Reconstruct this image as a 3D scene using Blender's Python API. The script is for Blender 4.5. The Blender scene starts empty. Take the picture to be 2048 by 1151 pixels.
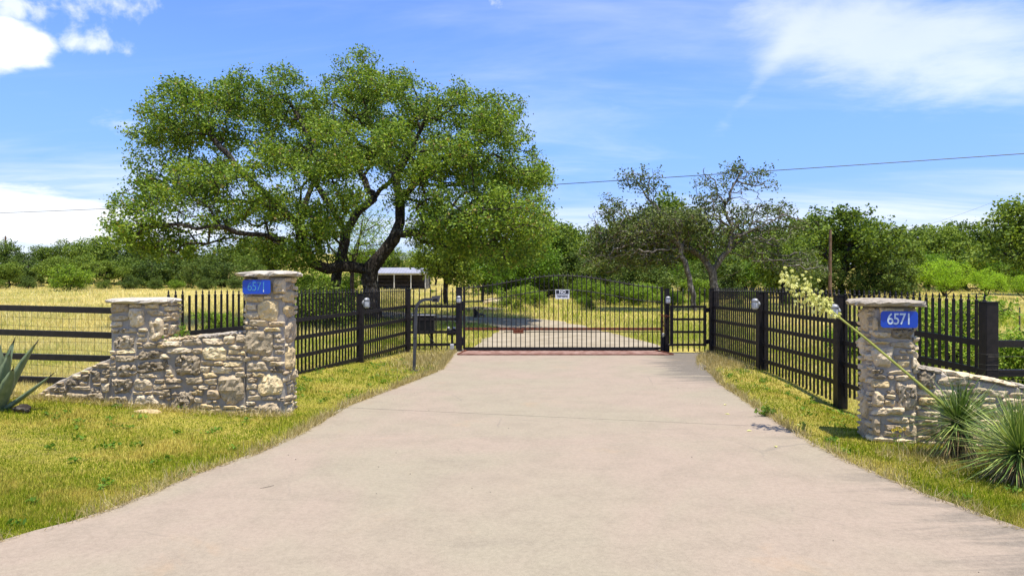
import bpy, bmesh, math, random
import numpy as np
from mathutils import Vector, Matrix, noise as mnoise

R = math.radians
C = bpy.context.scene.collection
SC = bpy.context.scene
F = 1365.0          # focal length in photograph pixels
CAM_H = 1.52

# ------------------------------------------------------------------ camera, sky, sun, exposure
cam_d = bpy.data.cameras.new('camera')
cam_d.lens = 24.0
cam_d.sensor_width = 36.0
cam_d.clip_start = 0.1
cam_d.clip_end = 4000
cam = bpy.data.objects.new('camera', cam_d)
C.objects.link(cam)
cam.location = (0, 0, CAM_H)
cam.rotation_euler = (R(90), 0, 0)
SC.camera = cam

SUN_EL, SUN_AZ = R(77), math.atan2(0.50, -0.87)
sun_dir = Vector((math.sin(SUN_AZ) * math.cos(SUN_EL), math.cos(SUN_AZ) * math.cos(SUN_EL), math.sin(SUN_EL)))
sl = bpy.data.lights.new('sun', 'SUN')
sl.energy = 4.1
sl.angle = R(0.53)
sl.color = (1.0, 0.95, 0.86)
so = bpy.data.objects.new('sun', sl)
C.objects.link(so)
so.rotation_euler = sun_dir.to_track_quat('Z', 'Y').to_euler()
so.location = (0, 0, 60)

SC.view_settings.view_transform = 'Standard'
SC.view_settings.look = 'None'
SC.view_settings.gamma = 1
SC.view_settings.use_curve_mapping = False
SC.view_settings.exposure = 0.92
SC.cycles.max_bounces = 6
SC.cycles.diffuse_bounces = 3
SC.cycles.transparent_max_bounces = 8


class NT:
    """small node-tree writer"""
    def __init__(self, tree):
        self.t = tree
        tree.nodes.clear()

    def n(self, typ, props=None, **ins):
        nd = self.t.nodes.new(typ)
        for k, v in (props or {}).items():
            setattr(nd, k, v)
        for k, v in ins.items():
            self.set(nd, k, v)
        return nd

    def set(self, nd, k, v):
        key = int(k[1:]) if k[0] == 'i' and k[1:].isdigit() else k.replace('__', ' ')
        s = nd.inputs[key]
        if isinstance(v, bpy.types.NodeSocket):
            self.t.links.new(v, s)
        else:
            s.default_value = v

    def m(self, op, a, b=0.0, c=None, clamp=False):
        nd = self.n('ShaderNodeMath', {'operation': op, 'use_clamp': clamp})
        self.set(nd, 'i0', a)
        self.set(nd, 'i1', b)
        if c is not None:
            self.set(nd, 'i2', c)
        return nd.outputs[0]

    def mix(self, fac, a, b, blend='MIX'):
        nd = self.n('ShaderNodeMix', {'data_type': 'RGBA', 'blend_type': blend})
        self.set(nd, 'i0', fac)
        for i, v in ((6, a), (7, b)):
            if isinstance(v, tuple):
                v = (v[0], v[1], v[2], 1)
            self.set(nd, 'i%d' % i, v)
        return nd.outputs[2]

    def smooth(self, x, a, b):
        nd = self.n('ShaderNodeMapRange', {'interpolation_type': 'SMOOTHSTEP'})
        self.set(nd, 'i0', x)
        nd.inputs[1].default_value = a
        nd.inputs[2].default_value = b
        return nd.outputs[0]

    def noise(self, vec, scale, detail=4, rough=0.55, dist=0.0):
        nd = self.n('ShaderNodeTexNoise', None, Scale=scale, Detail=detail, Roughness=rough, Distortion=dist)
        if vec is not None:
            self.set(nd, 'Vector', vec)
        return nd.outputs['Fac']

    def scaled(self, vec, s):
        nd = self.n('ShaderNodeMapping')
        self.set(nd, 'Vector', vec)
        nd.inputs['Scale'].default_value = s
        return nd.outputs[0]

    def ramp(self, fac, stops):
        nd = self.n('ShaderNodeValToRGB')
        self.set(nd, 'Fac', fac)
        el = nd.color_ramp.elements
        while len(el) < len(stops):
            el.new(0.5)
        for e, (p, c) in zip(el, stops):
            e.position = p
            e.color = (c[0], c[1], c[2], 1)
        return nd.outputs[0]


world = bpy.data.worlds.new('World')
SC.world = world
world.use_nodes = True
w = NT(world.node_tree)
sky = w.n('ShaderNodeTexSky', {'sky_type': 'NISHITA', 'sun_disc': False, 'sun_elevation': SUN_EL,
                               'sun_rotation': SUN_AZ, 'altitude': 300, 'air_density': 1.0,
                               'dust_density': 0.4, 'ozone_density': 2.5})
tc = w.n('ShaderNodeTexCoord').outputs['Generated']
sep = w.n('ShaderNodeSeparateXYZ', None, i0=tc)
dx, dy, dz = sep.outputs
az = w.m('ARCTAN2', dx, dy)
el = w.m('ARCSINE', dz)
den = w.m('ADD', w.m('MAXIMUM', dz, 0.0), 0.10)
pl = w.n('ShaderNodeCombineXYZ', None, i0=w.m('DIVIDE', dx, den), i1=w.m('DIVIDE', dy, den), i2=0.3).outputs[0]
pm = w.n('ShaderNodeMapping', None, Vector=pl)
pm.inputs['Rotation'].default_value = (0, 0, R(24))
pm.inputs['Scale'].default_value = (0.45, 1.25, 1)
pl2 = pm.outputs[0]
n_big = w.noise(pl2, 1.1, 7, 0.58, 0.5)
n_fine = w.noise(pl, 3.2, 8, 0.62, 0.3)
n_puff = w.noise(w.scaled(tc, (1, 1, 1.5)), 9.0, 9, 0.56, 0.1)
n_puff2 = w.noise(tc, 22.0, 5, 0.6, 0.2)


def blob(a0, e0, ra, re, tilt=0.0):
    a = w.m('SUBTRACT', az, R(a0))
    e = w.m('SUBTRACT', el, R(e0))
    ct, st = math.cos(R(tilt)), math.sin(R(tilt))
    p = w.m('ADD', w.m('MULTIPLY', a, ct), w.m('MULTIPLY', e, st))
    q = w.m('SUBTRACT', w.m('MULTIPLY', e, ct), w.m('MULTIPLY', a, st))
    d2 = w.m('ADD', w.m('POWER', w.m('ABSOLUTE', w.m('DIVIDE', p, R(ra))), 2.0), w.m('POWER', w.m('ABSOLUTE', w.m('DIVIDE', q, R(re))), 2.0))
    return w.m('EXPONENT', w.m('MULTIPLY', d2, -1.0))


def add(*xs):
    r = xs[0]
    for x in xs[1:]:
        r = w.m('ADD', r, x)
    return r


# cumulus puffs up and low on one side, thin streaky cirrus on the other, faint wisps round the whole sky
puff = w.smooth(w.m('ADD', blob(-36.6, 16.1, 3.9, 2.2), w.m('MULTIPLY', w.m('SUBTRACT', n_puff, 0.5), 1.5)), 0.42, 0.72)
wisp = w.smooth(w.m('ADD', w.m('MULTIPLY', add(blob(-34, 19.6, 8, 2.2, 8), blob(-31.3, 16.8, 3.2, 0.9, 6), w.m('MULTIPLY', blob(-5, 22.5, 6, 1.0), 0.8)), 0.75),
                    w.m('MULTIPLY', w.m('SUBTRACT', n_puff2, 0.5), 1.9)), 0.45, 1.0)
bank = w.smooth(w.m('ADD', add(blob(-38, 5.2, 10, 2.3, -4), w.m('MULTIPLY', blob(-20, 4.4, 24, 2.0), 0.55), w.m('MULTIPLY', blob(-29.5, 12, 3.5, 1.6, -10), 0.45)),
                    w.m('MULTIPLY', w.m('SUBTRACT', n_fine, 0.5), 1.1)), 0.32, 0.85)
veil = w.smooth(add(add(w.m('MULTIPLY', blob(27, 18.5, 9.5, 3.3, -14), 0.8), w.m('MULTIPLY', blob(36, 15.5, 9, 3.6, -8), 0.9), w.m('MULTIPLY', blob(19.5, 15.5, 7, 0.7, 48), 0.36)),
                    w.m('MULTIPLY', w.m('SUBTRACT', n_big, 0.5), 1.5), w.m('MULTIPLY', w.m('SUBTRACT', n_fine, 0.5), 1.5)), 0.12, 1.30)
low = w.smooth(w.m('ADD', w.m('MULTIPLY', w.smooth(el, R(17), R(1)), 0.62), w.m('MULTIPLY', w.m('SUBTRACT', n_big, 0.5), 1.7)), 0.12, 0.95)
gen = w.m('MULTIPLY', w.smooth(n_big, 0.47, 0.84), 0.34)
cov = w.m('MAXIMUM', w.m('MAXIMUM', puff, w.m('MULTIPLY', wisp, 0.75)), w.m('MAXIMUM', w.m('MULTIPLY', bank, 0.93), w.m('MAXIMUM', w.m('MULTIPLY', veil, 0.60), w.m('MAXIMUM', w.m('MULTIPLY', low, 0.72), gen))))
skyc = w.mix(1.0, sky.outputs[0], (0.86, 1.05, 1.50), 'MULTIPLY')
hz = w.m('ADD', 0.66, w.m('MULTIPLY', w.smooth(el, R(0), R(16)), 0.34))
skyc = w.mix(1.0, skyc, w.n('ShaderNodeCombineXYZ', None, i0=hz, i1=w.m('MULTIPLY', hz, w.m('ADD', 0.93, w.m('MULTIPLY', w.smooth(el, R(0), R(14)), 0.07))), i2=hz).outputs[0], 'MULTIPLY')
cloud = w.mix(n_puff, (6.0, 6.35, 6.9), (7.4, 7.5, 7.6))
col = w.mix(cov, skyc, cloud)
bg = w.n('ShaderNodeBackground', None, Color=col, Strength=0.092)
out = w.n('ShaderNodeOutputWorld')
w.t.links.new(bg.outputs[0], out.inputs[0])


# ------------------------------------------------------------------ helpers
def P(u, v, D):
    return Vector(((u - 1024) / F * D, D, CAM_H - (v - 576) / F * D))


def tag(o, label=None, cat=None, group=None, kind=None):
    if label: o['label'] = label
    if cat: o['category'] = cat
    if group: o['group'] = group
    if kind: o['kind'] = kind
    return o


def empty(name, loc, label=None, cat=None, group=None, rz=0.0):
    o = bpy.data.objects.new(name, None)
    C.objects.link(o)
    o.location = loc
    o.rotation_euler = (0, 0, rz)
    o.empty_display_size = 0.2
    return tag(o, label, cat, group)


def link(name, me, parent=None, loc=None, rot=None, m=None):
    o = bpy.data.objects.new(name, me)
    C.objects.link(o)
    if parent is not None:
        o.parent = parent
    if loc is not None: o.location = loc
    if rot is not None: o.rotation_euler = rot
    if m is not None:
        me.materials.clear()
        me.materials.append(m)
    return o


def big_mesh(name, verts, tris, mat=None, smooth=False):
    me = bpy.data.meshes.new(name)
    verts = np.asarray(verts, dtype=np.float32)
    tris = np.asarray(tris, dtype=np.int32)
    me.vertices.add(len(verts))
    me.vertices.foreach_set('co', verts.ravel())
    me.loops.add(tris.size)
    me.loops.foreach_set('vertex_index', tris.ravel())
    me.polygons.add(len(tris))
    me.polygons.foreach_set('loop_start', np.arange(0, tris.size, tris.shape[1], dtype=np.int32))
    if smooth:
        me.polygons.foreach_set('use_smooth', np.ones(len(tris), dtype=bool))
    me.update(calc_edges=True)
    if mat: me.materials.append(mat)
    return me


class MB:
    """collects shapes for ONE mesh"""
    def __init__(self):
        self.v, self.f = [], []

    def add(self, vs, fs):
        b = len(self.v)
        self.v += [tuple(x) for x in vs]
        self.f += [tuple(i + b for i in f) for f in fs]
        return self

    def box(self, c, s, rz=0.0, bev=0.0):
        hx, hy, hz = s[0] / 2, s[1] / 2, s[2] / 2
        cr, sr = math.cos(rz), math.sin(rz)
        def q(x, y, z):
            return (c[0] + x * cr - y * sr, c[1] + x * sr + y * cr, c[2] + z)
        if bev <= 0:
            vs = [q(x, y, z) for z in (-hz, hz) for x, y in ((-hx, -hy), (hx, -hy), (hx, hy), (-hx, hy))]
            return self.add(vs, [(3, 2, 1, 0), (4, 5, 6, 7), (0, 1, 5, 4), (1, 2, 6, 5), (2, 3, 7, 6), (3, 0, 4, 7)])
        b = min(bev, hx * .9, hy * .9, hz * .9)
        ring = [(-hx + b, -hy), (hx - b, -hy), (hx, -hy + b), (hx, hy - b), (hx - b, hy), (-hx + b, hy), (-hx, hy - b), (-hx, -hy + b)]
        ins = [(x * (hx - b) / hx, y * (hy - b) / hy) for x, y in ring]
        vs, fs = [], []
        for pts, z in ((ins, -hz), (ring, -hz + b), (ring, hz - b), (ins, hz)):
            vs += [q(x, y, z) for x, y in pts]
        for k in range(3):
            for i in range(8):
                j = (i + 1) % 8
                fs.append((k * 8 + i, k * 8 + j, k * 8 + 8 + j, k * 8 + 8 + i))
        fs += [tuple(range(7, -1, -1)), tuple(range(24, 32))]
        return self.add(vs, fs)

    def bar(self, a, b, wd, ht, up=Vector((0, 0, 1))):
        a, b = Vector(a), Vector(b)
        d = (b - a).normalized()
        s = d.cross(up).normalized() * (wd / 2)
        t = s.cross(d).normalized() * (ht / 2)
        vs = [p + i * s + j * t for p in (a, b) for i, j in ((-1, -1), (1, -1), (1, 1), (-1, 1))]
        return self.add(vs, [(0, 1, 2, 3), (7, 6, 5, 4), (0, 4, 5, 1), (1, 5, 6, 2), (2, 6, 7, 3), (3, 7, 4, 0)])

    def tube(self, pts, rad, n=8, cap=True):
        pts = [Vector(p) for p in pts]
        if not hasattr(rad, '__len__'): rad = [rad] * len(pts)
        ref, rings = None, []
        for i, p in enumerate(pts):
            d = (pts[min(i + 1, len(pts) - 1)] - pts[max(i - 1, 0)]).normalized()
            if ref is None:
                ref = Vector((0, 0, 1)) if abs(d.z) < .9 else Vector((1, 0, 0))
            s = d.cross(ref).normalized()
            ref = s.cross(d).normalized()
            rings.append([p + rad[i] * (math.cos(2 * math.pi * k / n) * s + math.sin(2 * math.pi * k / n) * ref) for k in range(n)])
        vs = [x for r in rings for x in r]
        fs = []
        for i in range(len(pts) - 1):
            for k in range(n):
                j = (k + 1) % n
                fs.append((i * n + k, i * n + j, (i + 1) * n + j, (i + 1) * n + k))
        if cap:
            fs += [tuple(range(n - 1, -1, -1)), tuple((len(pts) - 1) * n + k for k in range(n))]
        return self.add(vs, fs)

    def lathe(self, prof, n=12, c=(0, 0, 0), axis='Z', sx=1.0, sy=1.0):
        vs, fs = [], []
        for r, z in prof:
            for k in range(n):
                a = 2 * math.pi * k / n
                x, y = r * math.cos(a) * sx, r * math.sin(a) * sy
                vs.append((c[0] + x, c[1] + y, c[2] + z) if axis == 'Z' else (c[0] + x, c[1] + z, c[2] + y))
        for i in range(len(prof) - 1):
            for k in range(n):
                j = (k + 1) % n
                q = (i * n + k, i * n + j, (i + 1) * n + j, (i + 1) * n + k)
                fs.append(q if axis == 'Z' else q[::-1])
        e = [tuple(range(n - 1, -1, -1)), tuple((len(prof) - 1) * n + k for k in range(n))]
        fs += e if axis == 'Z' else [x[::-1] for x in e]
        return self.add(vs, fs)

    def prism(self, poly, h0, h1):
        n = len(poly)
        vs = [(x, y, h0) for x, y in poly] + [(x, y, h1) for x, y in poly]
        fs = [tuple(range(n - 1, -1, -1)), tuple(range(n, 2 * n))] + [(i, (i + 1) % n, n + (i + 1) % n, n + i) for i in range(n)]
        return self.add(vs, fs)

    def mesh(self, name, mat=None, smooth=False, off=None):
        me = bpy.data.meshes.new(name)
        v = self.v if off is None else [(a - off[0], b - off[1], c - off[2]) for a, b, c in self.v]
        me.from_pydata(v, [], self.f)
        if smooth: me.polygons.foreach_set('use_smooth', [True] * len(me.polygons))
        me.update()
        if mat: me.materials.append(mat)
        return me

    def build(self, name, mat, parent=None, smooth=False, loc=None):
        return link(name, self.mesh(name, mat, smooth), parent, loc)


# ------------------------------------------------------------------ materials
def new_mat(name):
    m = bpy.data.materials.new(name)
    m.use_nodes = True
    return m, NT(m.node_tree)


def finish(n, bsdf):
    o = n.n('ShaderNodeOutputMaterial')
    n.t.links.new(bsdf.outputs[0] if hasattr(bsdf, 'outputs') else bsdf, o.inputs[0])


def princ(n, col, rough=0.8, spec=0.3, metal=0.0, bump=None, bs=0.3, bd=0.02):
    b = n.n('ShaderNodeBsdfPrincipled', None, Roughness=rough, Metallic=metal)
    n.set(b, 'Base Color', col if not isinstance(col, tuple) else (col[0], col[1], col[2], 1))
    n.set(b, 'Specular IOR Level', spec)
    if bump is not None:
        bn = n.n('ShaderNodeBump', None, Strength=bs, Distance=bd, Height=bump)
        n.set(b, 'Normal', bn.outputs[0])
    return b


def simple(name, c1, c2, scale=6, rough=0.6, spec=0.3, metal=0.0, bs=0.2, bd=0.01, detail=5):
    m, n = new_mat(name)
    co = n.n('ShaderNodeTexCoord').outputs['Object']
    f = n.noise(co, scale, detail)
    rnd = n.n('ShaderNodeObjectInfo').outputs['Random']
    col = n.mix(n.m('ADD', n.smooth(f, .3, .7), n.m('MULTIPLY', n.m('SUBTRACT', rnd, .5), .3), clamp=True), c1, c2)
    finish(n, princ(n, col, rough, spec, metal, n.noise(co, scale * 5, 4), bs, bd))
    return m


def leaf_mat(name, c_dark, c_mid, c_light, trans=0.3, warm=None, pos_scale=0.35, rough=.5):
    m, n = new_mat(name)
    geo = n.n('ShaderNodeNewGeometry')
    rnd = geo.outputs['Random Per Island']
    co = n.n('ShaderNodeTexCoord').outputs['Object']
    orr = n.n('ShaderNodeObjectInfo').outputs['Random']
    f = n.m('ADD', n.m('MULTIPLY', rnd, .75), n.m('MULTIPLY', n.noise(co, pos_scale, 2), .35))
    f = n.m('ADD', f, n.m('MULTIPLY', n.m('SUBTRACT', orr, .5), .22), clamp=True)
    col = n.ramp(f, [(0.12, c_dark), (0.55, c_mid), (0.95, c_light)])
    if warm:
        col = n.mix(n.m('GREATER_THAN', n.m('FRACT', n.m('MULTIPLY', rnd, 37.7)), 0.965), col, warm)
    b = princ(n, col, rough + .12, .2)
    t = n.n('ShaderNodeBsdfTranslucent')
    n.set(t, 'Color', n.mix(1.0, col, (1.25, 1.3, .7), 'MULTIPLY'))
    mx = n.n('ShaderNodeMixShader', None, i0=trans, i1=b.outputs[0], i2=t.outputs[0])
    finish(n, mx)
    return m


def grass_mat(name, greens, straws, patch_scale, bias, trans=.25, green_bias_noise=1.0, meadow=False):
    m, n = new_mat(name)
    geo = n.n('ShaderNodeNewGeometry')
    rnd = geo.outputs['Random Per Island']
    pos = geo.outputs['Position']
    patch = n.noise(pos, patch_scale, 4, .6)
    patch2 = n.noise(pos, patch_scale * 6, 2, .5)
    k = n.m('ADD', n.m('MULTIPLY', n.m('SUBTRACT', patch, .5), 2.6 * green_bias_noise), n.m('MULTIPLY', n.m('SUBTRACT', patch2, .5), 1.0))
    k = n.m('ADD', k, bias)
    if meadow:      # the grass grows greener round the drive and gates than out in the open fields
        sp = n.n('ShaderNodeSeparateXYZ', None, i0=pos)
        gz = n.m('MULTIPLY', n.smooth(sp.outputs[1], 64, 36), n.smooth(n.m('ADD', sp.outputs[0], n.m('MULTIPLY', sp.outputs[1], .22)), -4.5, 1.0))
        k = n.m('SUBTRACT', k, n.m('MULTIPLY', gz, .62))
    k = n.m('ADD', k, n.m('MULTIPLY', n.m('SUBTRACT', n.m('FRACT', n.m('MULTIPLY', rnd, 91.3)), .5), 1.0), clamp=True)
    g = n.ramp(rnd, [(0, greens[0]), (.5, greens[1]), (1, greens[2])])
    s = n.ramp(rnd, [(0, straws[0]), (.5, straws[1]), (1, straws[2])])
    col = n.mix(k, g, s)
    b = princ(n, col, .7, .06)
    t = n.n('ShaderNodeBsdfTranslucent')
    n.set(t, 'Color', col)
    finish(n, n.n('ShaderNodeMixShader', None, i0=trans, i1=b.outputs[0], i2=t.outputs[0]))
    return m


def stone_mat(name, ramp, pits, bs, rough=.9):
    m, n = new_mat(name)
    co = n.n('ShaderNodeTexCoord').outputs['Object']
    oi = n.n('ShaderNodeObjectInfo')
    off = n.n('ShaderNodeVectorMath', {'operation': 'ADD'}, i0=co)
    cx = n.n('ShaderNodeCombineXYZ', None, i0=n.m('MULTIPLY', oi.outputs['Random'], 37), i1=n.m('MULTIPLY', oi.outputs['Random'], 91), i2=n.m('MULTIPLY', oi.outputs['Random'], 13))
    n.set(off, 'i1', cx.outputs[0])
    co = off.outputs[0]
    f = n.noise(co, 7, 6, .65, .4)
    fine = n.noise(co, 42, 5, .7)
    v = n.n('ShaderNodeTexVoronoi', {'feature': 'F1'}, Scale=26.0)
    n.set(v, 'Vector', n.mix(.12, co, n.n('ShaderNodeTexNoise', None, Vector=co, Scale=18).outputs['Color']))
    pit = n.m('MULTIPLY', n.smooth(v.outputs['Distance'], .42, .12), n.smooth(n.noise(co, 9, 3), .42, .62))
    k = n.m('ADD', n.m('MULTIPLY', f, .75), n.m('MULTIPLY', fine, .30))
    k = n.m('ADD', k, n.m('MULTIPLY', n.m('SUBTRACT', oi.outputs['Random'], .5), .34), clamp=True)
    col = n.ramp(k, ramp)
    col = n.mix(n.m('MULTIPLY', n.smooth(n.noise(co, 16, 4, .7), .56, .74), .45), col, (.10, .095, .085))
    col = n.mix(n.m('MULTIPLY', pit, .35 * min(1, pits / 2)), col, (.07, .066, .058))  # shade of the pit hollows painted into the stone colour
    h = n.m('SUBTRACT', n.m('ADD', n.m('MULTIPLY', f, .8), n.m('MULTIPLY', fine, .5)), n.m('MULTIPLY', pit, pits))
    finish(n, princ(n, col, rough, .15, 0, h, bs, .02))
    return m


M = {}
M['stone_grey'] = stone_mat('limestone_grey', [(.2, (0.2689, 0.2100, 0.1277)), (.5, (0.5133, 0.4076, 0.2595)), (.85, (0.7774, 0.6385, 0.4255))], 1.0, .75)
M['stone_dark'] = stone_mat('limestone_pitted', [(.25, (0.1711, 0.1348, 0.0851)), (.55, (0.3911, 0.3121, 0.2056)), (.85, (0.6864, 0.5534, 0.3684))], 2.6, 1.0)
M['stone_cream'] = stone_mat('limestone_cream', [(.2, (0.3667, 0.2722, 0.1446)), (.55, (0.6289, 0.4726, 0.2452)), (.85, (0.8245, 0.6753, 0.4016))], .8, .7)
M['stone_tan'] = stone_mat('limestone_tan', [(.2, (0.2933, 0.2201, 0.1446)), (.55, (0.5312, 0.4115, 0.2503)), (.85, (0.7656, 0.6202, 0.4093))], .6, .6)
M['cap'] = stone_mat('capstone_pale', [(.2, (0.2160, 0.1780, 0.1290)), (.55, (0.4050, 0.3560, 0.2838)), (.85, (0.5580, 0.5073, 0.4214))], .6, .8)
M['mortar'] = stone_mat('mortar', [(.2, (0.2448, 0.2077, 0.1546)), (.55, (0.3434, 0.2996, 0.2415)), (.9, (0.4402, 0.3876, 0.3105))], .2, .45)
M['black_steel'] = simple('black_painted_steel', (.009, .007, .0065), (.019, .0145, .013), 14, .5, .25, 0, .12)
M['grey_steel'] = simple('dark_grey_steel', (.035, .036, .042), (.055, .055, .062), 10, .4, .5, 0, .06)
M['box_grey'] = simple('grey_box_paint', (.10, .10, .12), (.13, .13, .15), 10, .45, .5, 0, .05)
M['black_plastic'] = simple('black_plastic', (.005, .005, .006), (.010, .010, .011), 10, .5, .25, 0, .05)
M['rust'] = simple('rusty_steel', (.10, .028, .012), (.21, .075, .038), 22, .85, .2, 0, .5)
M['rust_plate'] = simple('rusty_plate', (.17, .085, .06), (.33, .215, .17), 5, .85, .2, 0, .3)
M['lamp_grey'] = simple('cast_lamp_grey', (.22, .22, .22), (.38, .38, .37), 20, .5, .5, .4, .2)
M['white_plastic'] = simple('white_plastic', (.70, .70, .70), (.8, .8, .8), 8, .4, .4, 0, .02)
M['blue_sign'] = simple('blue_sign_sheet', (.002, .045, .36), (.004, .06, .44), 5, .32, .5, 0, .02)
M['digit_white'] = simple('pale_digit', (.62, .68, .70), (.45, .55, .62), 25, .5, .4, 0, .05)
M['digit_dim'] = simple('faded_digit', (.03, .17, .40), (.09, .30, .46), 25, .5, .4, 0, .05)
M['sign_white'] = simple('sign_white', (.62, .62, .60), (.74, .74, .72), 12, .5, .4, 0, .02)
M['sign_black'] = simple('sign_black', (.010, .012, .018), (.018, .02, .026), 12, .45, .4, 0, .02)
M['wire'] = simple('fence_wire', (.05, .045, .035), (.12, .105, .08), 20, .6, .5, .4, .05)
M['cable'] = simple('cable_black', (.012, .012, .014), (.02, .02, .022), 3, .5, .4, 0, .02)
M['pole_wood'] = simple('pole_wood', (.13, .075, .045), (.22, .14, .09), 4, .85, .1, 0, .4)
M['roof_metal'] = simple('pale_metal_roof', (.23, .23, .25), (.28, .28, .30), 2, .5, .4, .0, .03)
M['cream_paint'] = simple('cream_paint', (.46, .43, .36), (.58, .55, .47), 3, .6, .3, 0, .05)
M['barn_dark'] = simple('barn_boards', (.055, .043, .034), (.10, .08, .065), 3, .8, .2, 0, .2)
M['pvc'] = simple('grey_conduit', (.30, .30, .30), (.45, .45, .44), 10, .5, .4, 0, .05)
M['petal'] = leaf_mat('cream_petal', (.52, .52, .13), (.66, .64, .22), (.78, .76, .42), .35)
M['stalk'] = simple('yucca_stalk', (.20, .22, .03), (.30, .31, .06), 9, .5, .3, 0, .1)
M['yellow_petal'] = leaf_mat('yellow_petal', (.7, .5, .03), (.8, .6, .05), (.85, .7, .2), .3)
M['yucca'] = leaf_mat('yucca_leaf', (.045, .09, .018), (.15, .225, .04), (.42, .46, .13), .15, None, 1.5, .38)
M['yucca_dead'] = leaf_mat('dry_yucca_leaf', (.17, .11, .05), (.30, .21, .09), (.46, .37, .18), .15, None, 2.0)
M['straw'] = leaf_mat('dry_straw', (.26, .19, .06), (.42, .33, .13), (.58, .49, .26), .25, None, 2.0)


def agave_mat():
    m, n = new_mat('agave_leaf')
    co = n.n('ShaderNodeTexCoord').outputs['Object']
    f = n.noise(n.scaled(co, (9, 9, 2)), 2.0, 4)
    col = n.ramp(f, [(.3, (0.0990, 0.1400, 0.0638)), (.6, (0.1760, 0.2150, 0.1120)), (.8, (0.2750, 0.3000, 0.1785))])
    finish(n, princ(n, col, .45, .4, 0, n.noise(co, 30, 3), .15, .01))
    return m


M['agave'] = agave_mat()


def bark_mat(name, c1, c2, c3, sc=5.0, bs=.9):
    m, n = new_mat(name)
    co = n.n('ShaderNodeTexCoord').outputs['Object']
    s = n.scaled(co, (1, 1, .3))
    f = n.noise(s, sc, 6, .7, .6)
    v = n.n('ShaderNodeTexVoronoi', {'feature': 'DISTANCE_TO_EDGE'}, Scale=sc * 1.6)
    n.set(v, 'Vector', s)
    cr = n.smooth(v.outputs['Distance'], 0, .25)
    lich = n.smooth(n.noise(co, sc * .7, 5, .65), .5, .68)
    col = n.mix(cr, c1, n.mix(f, c1, c2))
    col = n.mix(n.m('MULTIPLY', lich, .7), col, c3)
    finish(n, princ(n, col, .95, .1, 0, n.m('ADD', n.m('MULTIPLY', cr, .6), f), bs, .06))
    return m


M['bark_oak'] = bark_mat('oak_bark', (.032, .026, .021), (.10, .082, .064), (.20, .18, .145))
M['bark_grey'] = bark_mat('grey_twig_bark', (.09, .078, .064), (.24, .21, .175), (.40, .36, .305), 6, .5)
M['bark_mesquite'] = bark_mat('mesquite_bark', (.035, .026, .02), (.09, .065, .048), (.13, .11, .09))

M['leaf_oak'] = leaf_mat('oak_leaf', (.032, .068, .010), (.125, .208, .022), (.30, .385, .046), .30, (.28, .20, .06), .5, .40)
M['leaf_bare'] = leaf_mat('grey_oak_leaf', (.055, .082, .020), (.12, .158, .036), (.20, .225, .07), .25, (.20, .16, .10), .8)
M['leaf_dark'] = leaf_mat('dark_oak_leaf', (.045, .080, .012), (.138, .204, .024), (.265, .33, .042), .28, None, .35)
M['leaf_cedar'] = leaf_mat('cedar_leaf', (0.0377, 0.0729, 0.0130), (0.0928, 0.1431, 0.0220), (0.1812, 0.2322, 0.0360), .2, None, .35)
M['leaf_mid'] = leaf_mat('elm_leaf', (0.0605, 0.1265, 0.0100), (0.1265, 0.2255, 0.0180), (0.2090, 0.3300, 0.0340), .35, None, .5)
M['leaf_mesquite'] = leaf_mat('mesquite_leaf', (.12, .215, .012), (.27, .43, .022), (.46, .62, .05), .36, None, .6)
M['leaf_shrub'] = leaf_mat('shrub_leaf', (0.0875, 0.1560, 0.0120), (0.1812, 0.2820, 0.0220), (0.3063, 0.3960, 0.0500), .35, None, .8)


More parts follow.
